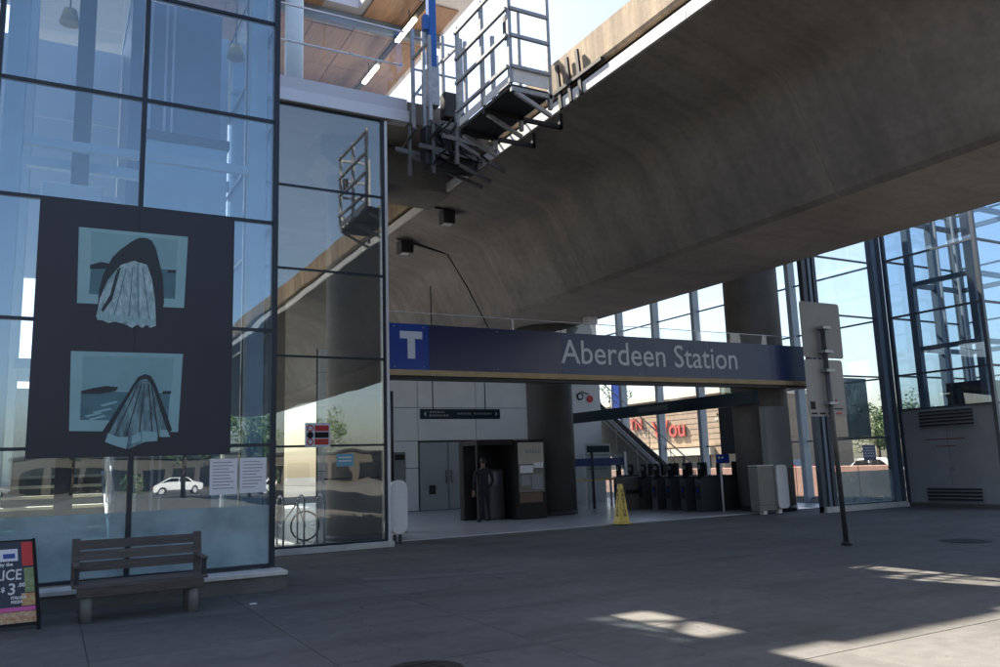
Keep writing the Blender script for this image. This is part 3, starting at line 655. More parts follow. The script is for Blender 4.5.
tag(B(p.x - .1, q.x + .05, Y3 - .050, Y3 - .035, q.z + .02, p.z).build('smoked_panel', G_SMOKE, None, ((p.x + q.x) / 2, Y3, q.z)), 'grey translucent panel hung on the glass above the small notice', 'panel')
p = at(862, 445, Y=Y3 - .03); q = at(876, 460, Y=Y3 - .03)
t = thing('window_notice', 'small grey printed notice on the front glazing', 'notice', ((p.x + q.x) / 2, Y3 - .03, q.z))
B(p.x, q.x, Y3 - .045, Y3 - .04, q.z, p.z).build('sheet', mat('grey notice', (.16, .19, .28), .5), t)
for k in range(4): B(p.x + .05, q.x - .06, Y3 - .047, Y3 - .0453, p.z - .1 - k * .08, p.z - .07 - k * .08).build('text_line', PAPER, t)

XW = 22.65
sw = thing('side_glazing', 'long glazed side wall behind the fare gates with grey steel posts', 'glass wall', (XW, 28, 0))
YM = [16.25, 19.6, 22.2, 24.5, 27.0, 29.5, 32.0, 34.5, 37, 39.5]
for a, b in zip(YM, YM[1:]):
    for j in range(5): B(XW - .01, XW + .01, a + .09, b - .09, ZW[j] + .02, ZW[j + 1] - .02).build('pane', G_CLEAR, sw)
    for z in ZW: B(XW - .035, XW + .035, a + .1, b - .1, z - .025, z + .025).build('transom', BLUEGREY, sw)
for y in YM[1:]: B(XW - .22, XW + .1, y - .09, y + .09, 0, 9.4).build('post', PALESTEEL, sw)
B(XW - .1, XW + .1, 16.26, 39.6, -.02, .155).build('sill', CAP, sw)

et = thing('elevator_tower', 'glass elevator tower with grey louvred panel base', 'elevator tower', (24.3, 14.5, 0))
ZE = [2.86, 3.9, 5.7, 7.5, 9.3, 11.1]
YA, YBk, XR = 13.05, 15.92, 26.2
EPAN = mat('grey cladding panel', (.36, .38, .41), .5, var=.15, scale=1.6)
B(XW - .02, XW + .03, YA + .06, YBk, .12, 2.84).build('base_panel', EPAN, et)
B(XW + .06, XR, YA - .02, YA + .03, .12, 2.84).build('base_panel', EPAN, et)
B(XW - .06, XR + .05, YA - .06, YBk, -.02, .118).build('kerb', PLINTH, et)
for zb, n in ((2.30, 5), (.18, 4)):
    B(XW - .045, XW - .021, 13.62, 15.36, zb - .02, zb + n * .098 + .03).build('louvre_frame', EPAN, et)
    for k in range(n):
        z = zb + .02 + k * .098
        MB().prism([(XW - .046, z + .01), (XW - .046, z + .05), (XW - .085, z + .012), (XW - .085, z)], 'y', 13.68, 15.30).build('louvre_slat', DKSTEEL, et)
B(XW - .03, XW - .0205, 13.66, 15.32, .72, 1.42).build('hatch', EPAN, et)
for y, z in ((13.72, .78), (15.26, .78), (13.72, 1.36), (15.26, 1.36), (14.49, 1.36), (14.49, .78)): MB().cyl((XW - .034, y, z), (XW - .0301, y, z), .014, n=8).build('bolt', GALV, et)
B(XW - .036, XW - .0302, 14.42, 14.56, 1.02, 1.12).build('lock_plate', GALV, et)
for y in (13.08, 14.52, 15.9): B(XW - .0215, XW - .0202, y - .004, y + .004, .14, 2.82).build('panel_joint', BLACK, et)
for k, (a, b) in enumerate(((14.0, 15.2), (14.3, 14.9))): B(XW - .024, XW - .0205, a, b, 1.92 - k * .2, 1.95 - k * .2).build('text_line', mat('faded red print', (.25, .06, .05), .6), et)
for j in range(5):
    B(XW - .01, XW + .01, YA + .08, 14.45, ZE[j] + .03, ZE[j + 1] - .03).build('pane', G_ELEV, et); B(XW - .0102, XW + .0098, 14.452, YBk - .06, ZE[j] + .03, ZE[j + 1] - .03).build('pane', G_ELEV, et)
    B(XW + .08, 24.4, YA - .01, YA + .01, ZE[j] + .03, ZE[j + 1] - .03).build('pane', G_ELEV, et); B(24.46, XR - .05, YA - .01, YA + .01, ZE[j] + .03, ZE[j + 1] - .03).build('pane', G_ELEV, et)
    B(XW + .08, XR - .05, YBk - .01, YBk + .01, ZE[j] + .03, ZE[j + 1] - .03).build('pane', G_ELEV, et)
    B(XR - .01, XR + .01, YA + .08, YBk - .06, ZE[j] + .03, ZE[j + 1] - .03).build('pane', G_ELEV, et)
for z in ZE:
    B(XW - .045, XW + .04, YA + .07, YBk - .05, z - .028, z + .028).build('transom', SLATE, et); B(XW + .07, XR - .06, YA - .045, YA + .04, z - .028, z + .028).build('transom', SLATE, et)
    B(XW + .07, XR - .06, YBk - .03, YBk + .03, z - .028, z + .028).build('transom', SLATE, et); B(XR - .03, XR + .03, YA + .08, YBk - .07, z - .028, z + .028).build('transom', SLATE, et)
for x, y in ((XW, YA), (XR, YA), (XW, YBk), (XR, YBk), (24.43, YA)): B(x - .055, x + .055, y - .05, y + .055, .12, 11.1).build('post', SLATE, et)
for x, y in ((23.1, 13.5), (23.1, 15.4), (25.6, 13.5), (25.6, 15.4), (24.3, 15.4)): B(x - .1, x + .1, y - .1, y + .1, .1, 11.0).build('inner_column', BLUEGREY, et)
for z in (4.6, 6.6, 8.6):
    for y in (13.5, 15.4): B(23.2, 25.5, y - .06, y + .06, z, z + .14).build('tie_beam', BLUEGREY, et)
    for x in (23.1, 25.6): B(x - .06, x + .06, 13.6, 15.3, z, z + .14).build('tie_beam', BLUEGREY, et)
for y in (14.2, 14.75): B(23.6, 23.66, y, y + .06, .2, 11).build('guide_rail', ALU, et)
B(23.6, 25.3, 13.9, 15.0, 2.9, 3.6).build('lift_machine', DKSTEEL, et); B(23.7, 25.2, 13.8, 15.15, 9.6, 11.0).build('lift_car', BLUEGREY, et)
B(XW - .15, XR + .15, YA - .15, YBk + .1, 11.16, 11.4).build('roof_slab', ALU, et)

# ================================================================== CONCOURSE INTERIOR
wl = thing('panel_wall', 'pale grey panelled wall with double doors at the back of the concourse', 'wall', (12, 28.5, 0))
B(8.3, 17.3, 28.57, 28.7, .031, 5.95).build('backing', DKSTEEL, wl)
xs = [8.32, 12.14, 14.6, 17.28]
for a, b in zip(xs, xs[1:]):
    for z0, z1 in ((2.62, 3.85), (3.87, 5.1), (5.12, 5.94)): B(a + .012, b - .012, 28.5, 28.568, z0, z1).bevel(.006, 1).build('wall_panel', PANEL, wl)
for z0, z1 in ((.05, 1.6), (1.62, 2.6)): B(8.332, 12.128, 28.5, 28.568, z0, z1).bevel(.006, 1).build('wall_panel', PANEL, wl)
DOORM = mat('grey door', (.33, .37, .40), .45, var=.1)
for a, b in ((12.2, 13.35), (13.38, 14.55)):
    B(a, b, 28.51, 28.566, .05, 2.55).build('door', DOORM, wl)
    B(a + .35 if a < 13 else a + .7, a + .62 if a < 13 else a + .95, 28.495, 28.509, .62 if a < 13 else .1, .95 if a < 13 else .32).build('door_grille', DKSTEEL, wl)
for x in (13.25, 13.46): MB().cyl((x, 28.46, 1.0), (x, 28.46, 1.5), .018, n=8).build('door_handle', DKSTEEL, wl)
B(14.65, 17.27, 28.5, 28.566, .05, 2.6).build('wall_panel', PANEL, wl)

rw = thing('rear_wall', 'plain grey concrete wall closing the hall behind the bicycle stands', 'wall', (5.5, 33, 0))
for k in range(4):
    for j in range(5): B(2.95 + k * 1.33, 4.27 + k * 1.33, 33, 33.15, .031 + j * 1.88, 1.9 + j * 1.88).build('wall_panel', CONC, rw)
hs = thing('hanging_sign', 'dark teal direction sign hanging before the panelled wall', 'sign', (11.75, 24, 3.14))
B(10.3, 13.18, 23.95, 24.05, 3.14, 3.46).bevel(.01, 1).build('board', TEALD, hs)
for x in (10.75, 12.65): MB().cyl((x, 24, 3.46), (x, 24, 5.9 + (1.6 if x < 11.5 else .4)), .018, n=8).build('hanger_rod', DKSTEEL, hs)
for x in (10.42, 13.0): MB().prism([(x, 3.3), (x + .06, 3.22), (x + .06, 3.38)] if x < 11 else [(x + .06, 3.3), (x, 3.38), (x, 3.22)], 'y', 23.944, 23.949).build('arrow', LETTER, hs)
for x0, x1, z in ((10.6, 11.15, 3.33), (10.6, 11.3, 3.22), (11.6, 12.1, 3.28), (12.2, 12.85, 3.28)):
    x = x0
    while x < x1: b = .04 + random.random() * .05; B(x, min(x + b, x1), 23.946, 23.949, z, z + .06).build('glyph', INK, hs); x += b + .03

# kiosk
kk = thing('kiosk', 'black open fronted ticket kiosk with lit poster end panel', 'kiosk', (12, 21.6, 0))
B(12.0, 13.05, 21.0, 22.3, .031, 2.33).bevel(.02, 1).build('end_cabinet', BLACK, kk)
B(10.8, 11.99, 22.1, 22.28, .031, 2.33).build('back_panel', BLACK, kk)
for yy in (21.1, 22.0): B(10.8, 10.88, yy, yy + .08, .031, 2.2).build('corner_post', BLACK, kk)
B(10.78, 11.99, 21.05, 22.09, 2.2, 2.34).build('canopy', BLACK, kk)
B(11.3, 11.95, 21.6, 22.09, .031, 1.5).bevel(.03, 1).build('ticket_machine', mat('dark machine', (.03, .032, .04), .4), kk)
B(11.4, 11.85, 21.58, 21.598, 1.05, 1.4).build('machine_screen', mat('dim screen', (.05, .06, .08), .2), kk)
p0, p1 = .42, 2.2
def poster(x0, x1, z0, z1, m, nm='poster_field', d=0): B(x0, x1, 20.985 - d * .004, 20.996 - d * .004, z0, z1).build(nm, m, kk)
poster(12.1, 12.98, .8, 2.25, mat('grey poster', (.16, .155, .14), .5, var=.4, scale=5), 'poster')
poster(12.1, 12.98, 1.62, 2.25, mat('pale poster', (.42, .40, .34), .5, var=.1), d=1)
poster(12.15, 12.6, 1.36, 1.58, PAPER, d=1); poster(12.62, 12.95, 1.5, 1.66, PAPER, d=2)
poster(12.18, 12.5, 1.0, 1.3, INK, d=1); poster(12.55, 12.92, .88, 1.32, INK, d=1); poster(12.12, 12.9, .5, .78, mat('brown poster', (.09, .06, .04), .5), d=0)
for k in range(5): poster(12.38 + k * .1, 12.45 + k * .1, 1.93, 2.02, INK, 'glyph', 2)

# person at the kiosk
def skin_mesh(joints, edges, root=0, sub=1):
    me = bpy.data.meshes.new('s'); me.from_pydata([j[0] for j in joints], edges, [])
    o = bpy.data.objects.new('s', me); COL.objects.link(o)
    md = o.modifiers.new('k', 'SKIN'); md.use_smooth_shade = True
    for i, j in enumerate(joints):
        r = j[1]; me.skin_vertices[0].data[i].radius = r if isinstance(r, tuple) else (r, r); me.skin_vertices[0].data[i].use_root = (i == root)
    s = o.modifiers.new('u', 'SUBSURF'); s.levels = sub; s.render_levels = sub
    r = bpy.data.meshes.new_from_object(o.evaluated_get(bpy.context.evaluated_depsgraph_get())); bpy.data.objects.remove(o); return r
PX, PY, PZ = 10.95, 21.0, .03
PS = 1.06
pp = thing('person', 'person in dark jacket and trousers standing at the black kiosk', 'person', (PX, PY, PZ))
J = [((0, 0, .95), (.17, .12)), ((0, .0, 1.12), (.15, .11)), ((0, .01, 1.30), (.18, .12)), ((0, .02, 1.43), (.15, .10)), ((0, .02, 1.52), .055), ((0, .03, 1.58), .06),
     ((.2, .02, 1.42), .065), ((.26, .02, 1.15), .052), ((.22, .16, .96), .04), ((.19, .25, .98), .034),
     ((-.2, .02, 1.42), .065), ((-.26, -.0, 1.14), .052), ((-.25, .06, .9), .04), ((-.24, .09, .83), .034),
     ((.1, 0, .86), .095), ((.11, .02, .48), .065), ((.12, -.02, .09), .048), ((.13, .14, .045), .042),
     ((-.1, 0, .86), .095), ((-.12, .0, .48), .065), ((-.13, -.05, .09), .048), ((-.14, .11, .045), .042),
     ((0, .03, 1.66), (.076, .092)), ((0, .03, 1.74), (.07, .085))]
Ed = [(0, 1), (1, 2), (2, 3), (3, 4), (4, 5), (5, 22), (22, 23), (3, 6), (6, 7), (7, 8), (8, 9), (3, 10), (10, 11), (11, 12), (12, 13), (0, 14), (14, 15), (15, 16), (16, 17), (0, 18), (18, 19), (19, 20), (20, 21)]
# five fingers on each hand
for hand, base, dirv, side in ((9, Vector((.19, .25, .98)), Vector((-.1, .8, -.25)), -1), (13, Vector((-.24, .09, .83)), Vector((0, .25, -1)), 1)):
    dv = dirv.normalized(); lat = dv.cross(Vector((0, 0, 1)) if abs(dv.z) < .8 else Vector((0, 1, 0))).normalized()
    for f in range(5):
        o_ = (f - 1.5) * .021; ln = (.07, .085, .08, .062)[f] if f < 4 else .05
        if f == 4: o_ = .05 * side
        a = base + dv * .05 + lat * o_; bq = a + dv * ln * .5; c = bq + dv * ln * .4 + Vector((0, .01, -.012))
        n0 = len(J); J += [(tuple(a), .011), (tuple(bq), .0095), (tuple(c), .008)]; Ed += [(hand, n0), (n0, n0 + 1), (n0 + 1, n0 + 2)]
J = [((p[0] * 1.2, p[1] * 1.05, p[2]), (r if isinstance(r, tuple) else (r, r))) for p, r in J]
me = skin_mesh(J, Ed, 0, 1)
bd = bpy.data.objects.new('body', me); COL.objects.link(bd); bd.parent = pp; bd['_w'] = list((PX, PY, PZ)); me.materials.append(CLOTH); me.materials.append(SKIN)
for pl_ in me.polygons:
    c = pl_.center
    if c.z > 1.5 or (c.z < .9 and abs(c.x) > .2 and c.z > .7) or (c.y > .22 and c.z > .9): pl_.material_index = 1
hm = bmesh.new(); bmesh.ops.create_uvsphere(hm, u_segments=16, v_segments=10, radius=1)
for v in list(hm.verts):
    v.co = Vector((v.co.x * .09, v.co.y * .105 + .02, v.co.z * .115 + 1.715))
bmesh.ops.delete(hm, geom=[v for v in hm.verts if v.co.z < 1.64 or (v.co.y > .07 and v.co.z < 1.73)], context='VERTS')
hme = bpy.data.meshes.new('hair'); hm.to_mesh(hme); hm.free(); ho = bpy.data.objects.new('hair', hme); COL.objects.link(ho); ho.parent = pp; hme.materials.append(HAIR)

# fare gates
def fare_gate(y, label):
    t = thing('fare_gate', label, 'fare gate', (18.0, y, .03), 'fare gates in the row')
    MB().prism(rrect(17.15, 18.85, .031, 1.05, .12, bottom=False), 'y', y - .13, y + .13).build('cabinet', mat('gate steel', (.10, .11, .12), .35, metal=.5), t)
    B(17.12, 18.88, y - .14, y + .14, 1.051, 1.09).build('top_plate', BLACK, t)
    for x in (17.3, 18.7):
        MB().prism(rrect(y - .085, y + .085, 1.09, 1.5, .07, bottom=False), 'x', x - .05, x + .05).build('reader_head', BLACK, t)
    for x in (17.75, 18.25): B(x - .03, x + .03, y + .14, y + .36, .25, 1.1).build('paddle', mat('smoked paddle', (.02, .03, .035), .15), t)
    B(17.13, 17.149, y - .08, y + .08, .4, .8).build('end_panel', DKSTEEL, t); B(17.11, 17.13, y - .05, y + .05, .62, .72).build('reader_pad', ROYAL, t); B(17.244, 17.2499, y - .05, y + .05, 1.3, 1.42).build('display', INK, t)
gl_ = ['fare gate beside the beige end cabinet', 'second fare gate from the beige end cabinet', 'third fare gate from the beige end cabinet', 'fourth fare gate from the beige end cabinet', 'fifth fare gate from the beige end cabinet', 'fare gate next but one to the glass barrier', 'fare gate at the glass barrier end of the row']
for k in range(7): fare_gate(19.0 + k * .68, gl_[k])
ec = thing('end_cabinet', 'beige metal end cabinet with white rounded side closing the fare gate row', 'cabinet', (18.1, 17.1, 0))
MB().prism(rrect(17.56, 18.3, .1, 1.34, .06, bottom=False), 'y', 16.98, 17.32).build('body', mat('beige metal', (.22, .22, .19), .5, var=.1), ec)
MB().prism(rrect(18.22, 18.66, .14, 1.36, .12), 'y', 16.9, 16.975).build('side_panel', WHITE, ec)
for x in (17.7, 18.3): B(x, x + .14, 17.0, 17.15, -.002, .139 if x > 18 else .099).build('foot', WHITE, ec)
B(17.55, 18.2, 16.97, 17.33, 1.342, 1.37).build('top', WHITE, ec)
B(17.6, 18.15, 16.974, 16.9795, .25, .262).build('seam', DKSTEEL, ec)
t = thing('reader_sign', 'small bright blue sign on a stalk above the beige end cabinet', 'sign', (17.55, 18.6, 1.2))
MB().cyl((17.6, 18.45, .031), (17.6, 18.45, 1.45), .03, n=10).build('stalk', WHITE, t); B(17.45, 17.95, 18.42, 18.48, 1.45, 1.72).bevel(.01, 1).build('plate', ROYAL, t)
for x in (17.53, 17.66): MB().cyl((x, 18.418, 1.62), (x, 18.412, 1.62), .035, n=12).build('lamp', WHITE, t)

# teal overhead beam along the gate line
tb = thing('gate_line_beam', 'dark teal sign beam running over the fare gates', 'beam', (18, 22, 3.1))
B(17.9, 18.1, 17.2, 27.3, 3.13, 3.52).bevel(.01, 1).build('beam', TEALD, tb)
B(17.885, 17.899, 21.0, 22.6, 3.25, 3.42).build('faded_label', mat('faded label', (.05, .08, .09), .5), tb)
B(17.85, 18.15, 27.301, 27.45, 3.08, 3.57).build('end_bracket', DKSTEEL, tb)
tag(B(18.2, 19.2, 17.12, 17.35, 1.25, 3.05).bevel(.01, 1).build('utility_panel', mat('grey utility metal', (.20, .215, .215), .45, var=.1), None, (18.7, 17.2, 1.25)), 'plain grey utility panel mounted on the round concrete column', 'panel')

# glass barrier with blue band
gb = thing('glass_barrier', 'low glass fare barrier with a blue band beside the gates', 'barrier', (18, 26, 0))
for k in range(4):
    a = 23.6 + k * 1.3
    B(17.99, 18.01, a + .03, a + 1.27, .12, 1.9).build('pane', G_CLEAR, gb); B(17.96, 18.04, a - .03, a + .03, .031, 1.95).build('post', ALU, gb)
    B(17.975, 17.987, a + .03, a + 1.27, 1.48, 1.74).build('blue_band', mat('barrier band blue', (.01, .035, .17), .4), gb)
    B(17.975, 17.987, a + .03, a + 1.27, .98, 1.02).build('yellow_line', YEL, gb)
B(17.96, 18.04, 28.8, 28.86, .031, 1.95).build('post', ALU, gb)
for k, xx in enumerate((13.9, 15.2, 16.5)):
    B(xx + .03, xx + 1.27, 23.49, 23.51, .12, 1.9).build('pane', G_CLEAR, gb); B(xx - .03, xx + .03, 23.46, 23.54, .031, 1.95).build('post', DKSTEEL, gb)
    B(xx + .03, xx + 1.27, 23.475, 23.487, 1.48, 1.74).build('blue_band', MATS['barrier band blue'], gb); B(xx + .03, xx + 1.27, 23.475, 23.487, .98, 1.02).build('yellow_line', YEL, gb)

wp = thing('white_pillar', 'white clad square pillar with black and red round emblems', 'pillar', (18.4, 28.2, 0))
pL = at(566, 400, Y=27.8); pR = at(600, 400, Y=27.8)
B(pL.x, pR.x, 27.8, 28.75, .031, 7.4).bevel(.015, 1).build('cladding', PANEL, wp)
c = at(580, 396.5, Y=27.78)
MB().cyl((c.x, 27.795, c.z), (c.x, 27.77, c.z), .16, n=24).build('emblem', BLACK, wp); MB().cyl((c.x, 27.7695, c.z), (c.x, 27.76, c.z), .095, n=24).build('emblem', PANEL, wp)
c = at(590, 399, Y=27.78); MB().cyl((c.x, 27.795, c.z), (c.x, 27.765, c.z), .15, n=24).build('emblem', RED, wp)
c = at(585.5, 395, Y=27.78); MB().bar((c.x - .22, 27.76, c.z + .14), (c.x + .16, 27.76, c.z + .04), .05, .02).build('emblem', BLACK, wp)
B(pL.x - .75, pL.x - .35, 27.9, 28.1, 4.0, 4.6).bevel(.02, 1).build('speaker_box', ALU, wp); B(pL.x - .35, pL.x - .001, 27.96, 28.04, 4.25, 4.33).build('speaker_arm', DKSTEEL, wp)

ib = thing('info_board', 'free standing white information board with dark header', 'board', (17.0, 24.2, 0))
p = at(585, 444, Y=24.0); q = at(612, 478, Y=24.0)
B(p.x, q.x, 24.0, 24.06, q.z, p.z).bevel(.01, 1).build('panel', mat('board white', (.45, .48, .5), .4), ib)
B(p.x + .06, q.x - .06, 23.985, 23.998, p.z - .3, p.z - .07).build('header', TEALD, ib)
for k in range(5): B(p.x + .08, q.x - .1 - (k % 3) * .1, 23.99, 23.998, p.z - .42 - k * .12, p.z - .38 - k * .12).build('text_line', INK, ib)
for x in (p.x + .05, q.x - .05): B(x - .03, x + .03, 24.0, 24.06, .031, q.z - .001).build('leg', ALU, ib)
tv = thing('ticket_validator', 'waist high grey metal validator box beside the wet floor cone', 'machine', (16.6, 22.4, 0))
p = at(623, 477, Y=21.9); q = at(643, 508, Y=21.9)
B(p.x, q.x, 21.9, 22.3, .031, p.z).bevel(.02, 1).build('body', mat('brushed grey metal', (.16, .16, .16), .4, metal=.3, var=.15), tv)
B(p.x + .08, q.x - .12, 21.885, 21.899, .55, .68).build('slot_plate', DKSTEEL, tv); B(p.x + .06, q.x - .06, 21.95, 22.25, p.z + .001, p.z + .06).build('cap', DKSTEEL, tv)

# stair along the side wall
st = thing('staircase', 'staircase rising along the side glazing behind the fare gates', 'stairs', (21.3, 26, 0))
for k in range(44):
    y = 24.7 + k * .265; z = .03 + (k + 1) * .172
    B(20.62, 22.18, y, y + .275, z - .172, z).build('step', CONC, st)
MB().prism([(24.5, .05), (25.1, .05), (36.6, 7.5), (36.6, 9.0), (24.5, 1.1)][::-1], 'x', 20.5, 20.6).build('stringer', mat('stair side panel', (.23, .235, .22), .6, var=.15), st)
MB().prism([(24.5, .05), (25.1, .05), (36.6, 7.5), (36.6, 8.05), (24.5, .25)][::-1], 'x', 22.2, 22.26).build('stringer', MATS['stair side panel'], st)
for x in (20.45, 22.15):
    MB().cyl((x, 24.6, 1.35), (x, 36.6, 9.25), .028, n=8).build('handrail', ALU, st)
    MB().cyl((x, 24.6, 1.0), (x, 36.6, 8.9), .016, n=6).build('handrail', ALU, st)
    for k in range(10): y = 24.7 + k * 1.3; z = .35 + k * .85; MB().cyl((x, y, z), (x, y, z + .86), .018, n=6).build('baluster', ALU, st)

db = thing('dark_display', 'dark advertising panel fixed to the side glazing post', 'panel', (22.3, 22.8, 1.7))
B(22.3, 22.38, 21.6, 23.3, 1.75, 3.7).bevel(.01, 1).build('panel', mat('dark panel', (.02, .022, .03), .4), db)
B(22.29, 22.299, 21.7, 23.2, 1.85, 3.6).build('face', SCREEN, db)

# wet floor cone
wc = thing('wet_floor_cone', 'tall yellow wet floor cone with black lettering at the concourse edge', 'cone', (12.98, 17.6, .03))
cx, cy = at(625, 524, Z=.03).x, at(625, 524, Z=.03).y + .12
wc.location = (cx, cy, .03); wc['_w'] = [cx, cy, .03]
def ringm(levels):
    m = MB(); rs = []
    for z, r in levels:
        ring = []
        for cxx, cyy, a0 in ((1, 1, 0), (-1, 1, 90), (-1, -1, 180), (1, -1, 270)):
            for i in range(4):
                a = rad(a0 + 30 * i); rr = r * .35; ring.append(m.bm.verts.new((cx + cxx * (r - rr) + rr * math.cos(a), cy + cyy * (r - rr) + rr * math.sin(a), z)))
        rs.append(ring)
    for a, b in zip(rs, rs[1:]):
        for i in range(16): m.bm.faces.new((a[i], a[(i + 1) % 16], b[(i + 1) % 16], b[i]))
    m.bm.faces.new(rs[-1]); m.bm.faces.new(rs[0][::-1]); return m
ringm([(.031, .185), (.07, .185), (.085, .165)]).build('base', YEL, wc)
ringm([(.0855, .155), (.45, .115), (.46, .118), (.8, .075), (.98, .055), (1.03, .04)]).build('cone_body', YEL, wc)
for k, ch in enumerate('CAUTION'):
    z = .82 - k * .1; yy = cy - (.155 - (z - .085) * .108) - .004
    M = Matrix.Rotation(math.pi / 2 - .1, 4, 'X')
    text(ch, .115, (cx, yy, z), BLACK, wc, 'letter', align='CENTER', off=.003, ext=.002, mtx=M)
    xx = cx - (.155 - (z - .085) * .108) - .004
    text(ch, .115, (xx, cy, z), BLACK, wc, 'letter', align='CENTER', off=.003, ext=.002, mtx=Matrix.Rotation(-math.pi / 2, 4, 'Z') @ Matrix.Rotation(math.pi / 2 - .1, 4, 'X'))

# white rounded gate end by the screen + card post
wg = thing('gate_end_panel', 'white round topped gate end panel beside the glass screen', 'panel', (6.75, 17, 0))
MB().prism(rrect(6.56, 6.95, .2, 1.36, .18), 'y', 16.96, 17.06).bevel(.008, 1).build('panel', WHITE, wg)
for x in (6.66, 6.78): B(x - .03, x + .03, 16.98, 17.04, -.002, .199).build('foot', DKSTEEL, wg)
cr = thing('card_post', 'tall grey card reader pillar behind the white gate end', 'machine', (7.6, 19, 0))
p = at(393, 450, Y=19.5); q = at(404, 450, Y=19.5)
B(p.x, q.x + .05, 19.5, 19.8, .031, 2.02).bevel(.02, 1).build('body', mat('pillar grey', (.13, .14, .15), .5), cr); B(p.x + .05, q.x, 19.485, 19.499, 1.82, 1.96).build('reader', BLACK, cr)
tag(MB().cyl((6.58, 16.9, 1.34), (6.58, 16.9, 3.3), .035, n=12).build('guide_tube', DKSTEEL, None, (6.58, 16.9, 1.34)), 'thin dark vertical tube above the white gate end', 'tube')

# bicycle stands and a bicycle behind the screen
for k, x in enumerate((4.5, 4.95, 5.4)):
    t = thing('bicycle_stand', ['steel bicycle stand behind the glass screen, nearest the tower', 'middle steel bicycle stand behind the glass screen', 'steel bicycle stand behind the glass screen, nearest the concrete column'][k], 'bicycle stand', (x, 18.3, 0), 'bicycle stands behind the screen')
    MB().tube([(x, 18.0, .03), (x, 18.0, .9)] , .024, 8).build('upright', GALV, t)
    ps = [(x, 18.0 + .28 - .28 * math.cos(rad(a)), .9 + .2 * math.sin(rad(a))) for a in range(0, 181, 30)]
    MB().tube(ps, .024, 8).build('hoop', GALV, t); MB().tube([(x, 18.56, .9), (x, 18.56, .03)], .024, 8).build('upright', GALV, t)
    for y in (18.0, 18.56): MB().cyl((x, y, .031), (x, y, .045), .07, n=12).build('foot_plate', GALV, t)
bk = thing('bicycle', 'parked bicycle leaning at the stands behind the glass screen', 'bicycle', (4.7, 19.2, .03))
def wheel(cx_, y, z, r):
    ring = [(cx_ + r * math.cos(rad(a)), y, z + r * math.sin(rad(a))) for a in range(0, 361, 20)]
    wq = MB().tube(ring, .022, 6).build('tyre', RUBBER, bk)
    m = MB()
    for a in range(0, 360, 30): m.cyl((cx_, y, z), (cx_ + r * math.cos(rad(a)), y, z + r * math.sin(rad(a))), .004, n=4)
    m.build('spokes', ALU, bk)
wheel(4.25, 19.2, .37, .33); wheel(5.3, 19.2, .37, .33)
MB().tube([(4.25, 19.2, .37), (4.55, 19.2, .85), (5.1, 19.2, .88), (4.72, 19.2, .38), (4.55, 19.2, .85)], .018, 6).tube([(4.25, 19.2, .37), (4.72, 19.2, .38)], .014, 6).tube([(5.3, 19.2, .37), (5.08, 19.2, .98)], .018, 6).build('frame', CARS, bk)
MB().tube([(5.05, 18.95, 1.02), (5.08, 19.2, .98), (5.05, 19.45, 1.02)], .014, 6).build('handlebar', DKSTEEL, bk)
MB().prism([(4.42, 19.13), (4.68, 19.18), (4.68, 19.22), (4.42, 19.27)], 'z', .92, .97).build('saddle', BLACK, bk)

# ================================================================== PLAZA FURNITURE
bn = thing('bench', 'weathered wooden slat bench in front of the tower plinth', 'bench', (1.05, 10.95, 0))
bx0, bx1 = .30, 1.76
def plank(name, y0, y1, z0, z1, x0=bx0, x1=bx1): return B(x0, x1, y0, y1, z0, z1).bevel(.008, 1).build(name, WOODOLD, bn)
for k in range(4): plank('seat_slat', 10.62 + k * .115, 10.72 + k * .115, .385, .425)
plank('seat_rail', 10.595, 10.615, .28, .40, bx0 + .05, bx1 - .05)
for k in range(3):
    z = .52 + k * .125; y = 11.14 + k * .025
    MB().prism([(y, z), (y + .035, z), (y + .06, z + .105), (y + .025, z + .105)], 'x', bx0 + .09, bx1 - .09).build('back_slat', WOODOLD, bn)
for x in (bx0, bx1 - .09):
    MB().prism([(11.13, .40), (11.19, .40), (11.27, .90), (11.21, .90)], 'x', x, x + .089).build('back_post', WOODOLD, bn)
    B(x + .01, x + .08, 10.6, 11.15, .60, .64).bevel(.01, 1).build('armrest', WOODOLD, bn)
    B(x + .02, x + .07, 10.64, 10.69, .426, .599).build('arm_support', DKSTEEL, bn)
for x in (.46, 1.60):
    MB().cyl((x, 10.69, -.001), (x, 10.69, .384), .06, n=16).build('leg', mat('concrete leg', (.22, .22, .22), .8, var=.2), bn); MB().cyl((x, 11.08, -.001), (x, 11.08, .384), .06, n=16).build('leg', MATS['concrete leg'], bn)

# A-frame sign board
ab = thing('sandwich_board', 'dark sandwich board advertising a pizza slice beside the bench', 'sign board', (-.25, 10.55, 0))
xr, xl = .02, -.62
def bpnt(u, v): # u 0..1 across, v height along the leaning face
    return Vector((xl + (xr - xl) * u, 10.62 + v * .25, v * .985)) + Vector((-.12 * v * 0.9, 0, 0))
def bface(name, u0, u1, v0, v1, m, d=0):
    n = Vector((0, -.97, .245)) ; off = n * (.004 * d)
    a, b, c, e = bpnt(u0, v0), bpnt(u1, v0), bpnt(u1, v1), bpnt(u0, v1)
    mb_ = MB(); lo = [mb_.bm.verts.new(p + off) for p in (a, b, c, e)]; hi = [mb_.bm.verts.new(p + off + n * .003) for p in (a, b, c, e)]
    mb_.bm.faces.new(lo[::-1]); mb_.bm.faces.new(hi)
    for i in range(4): mb_.bm.faces.new((lo[i], lo[(i + 1) % 4], hi[(i + 1) % 4], hi[i]))
    return mb_.build(name, m, ab)
bface('board', -.03, 1.0, .05, .97, BLACK, -3); bface('board_face', 0.0, .96, .08, .95, SCREEN, 0)
bface('logo_panel', .15, .72, .74, .87, PAPER, 1); bface('logo_mark', .22, .45, .78, .84, ROYAL, 2); bface('logo_mark', .5, .68, .77, .82, ROYAL, 2)
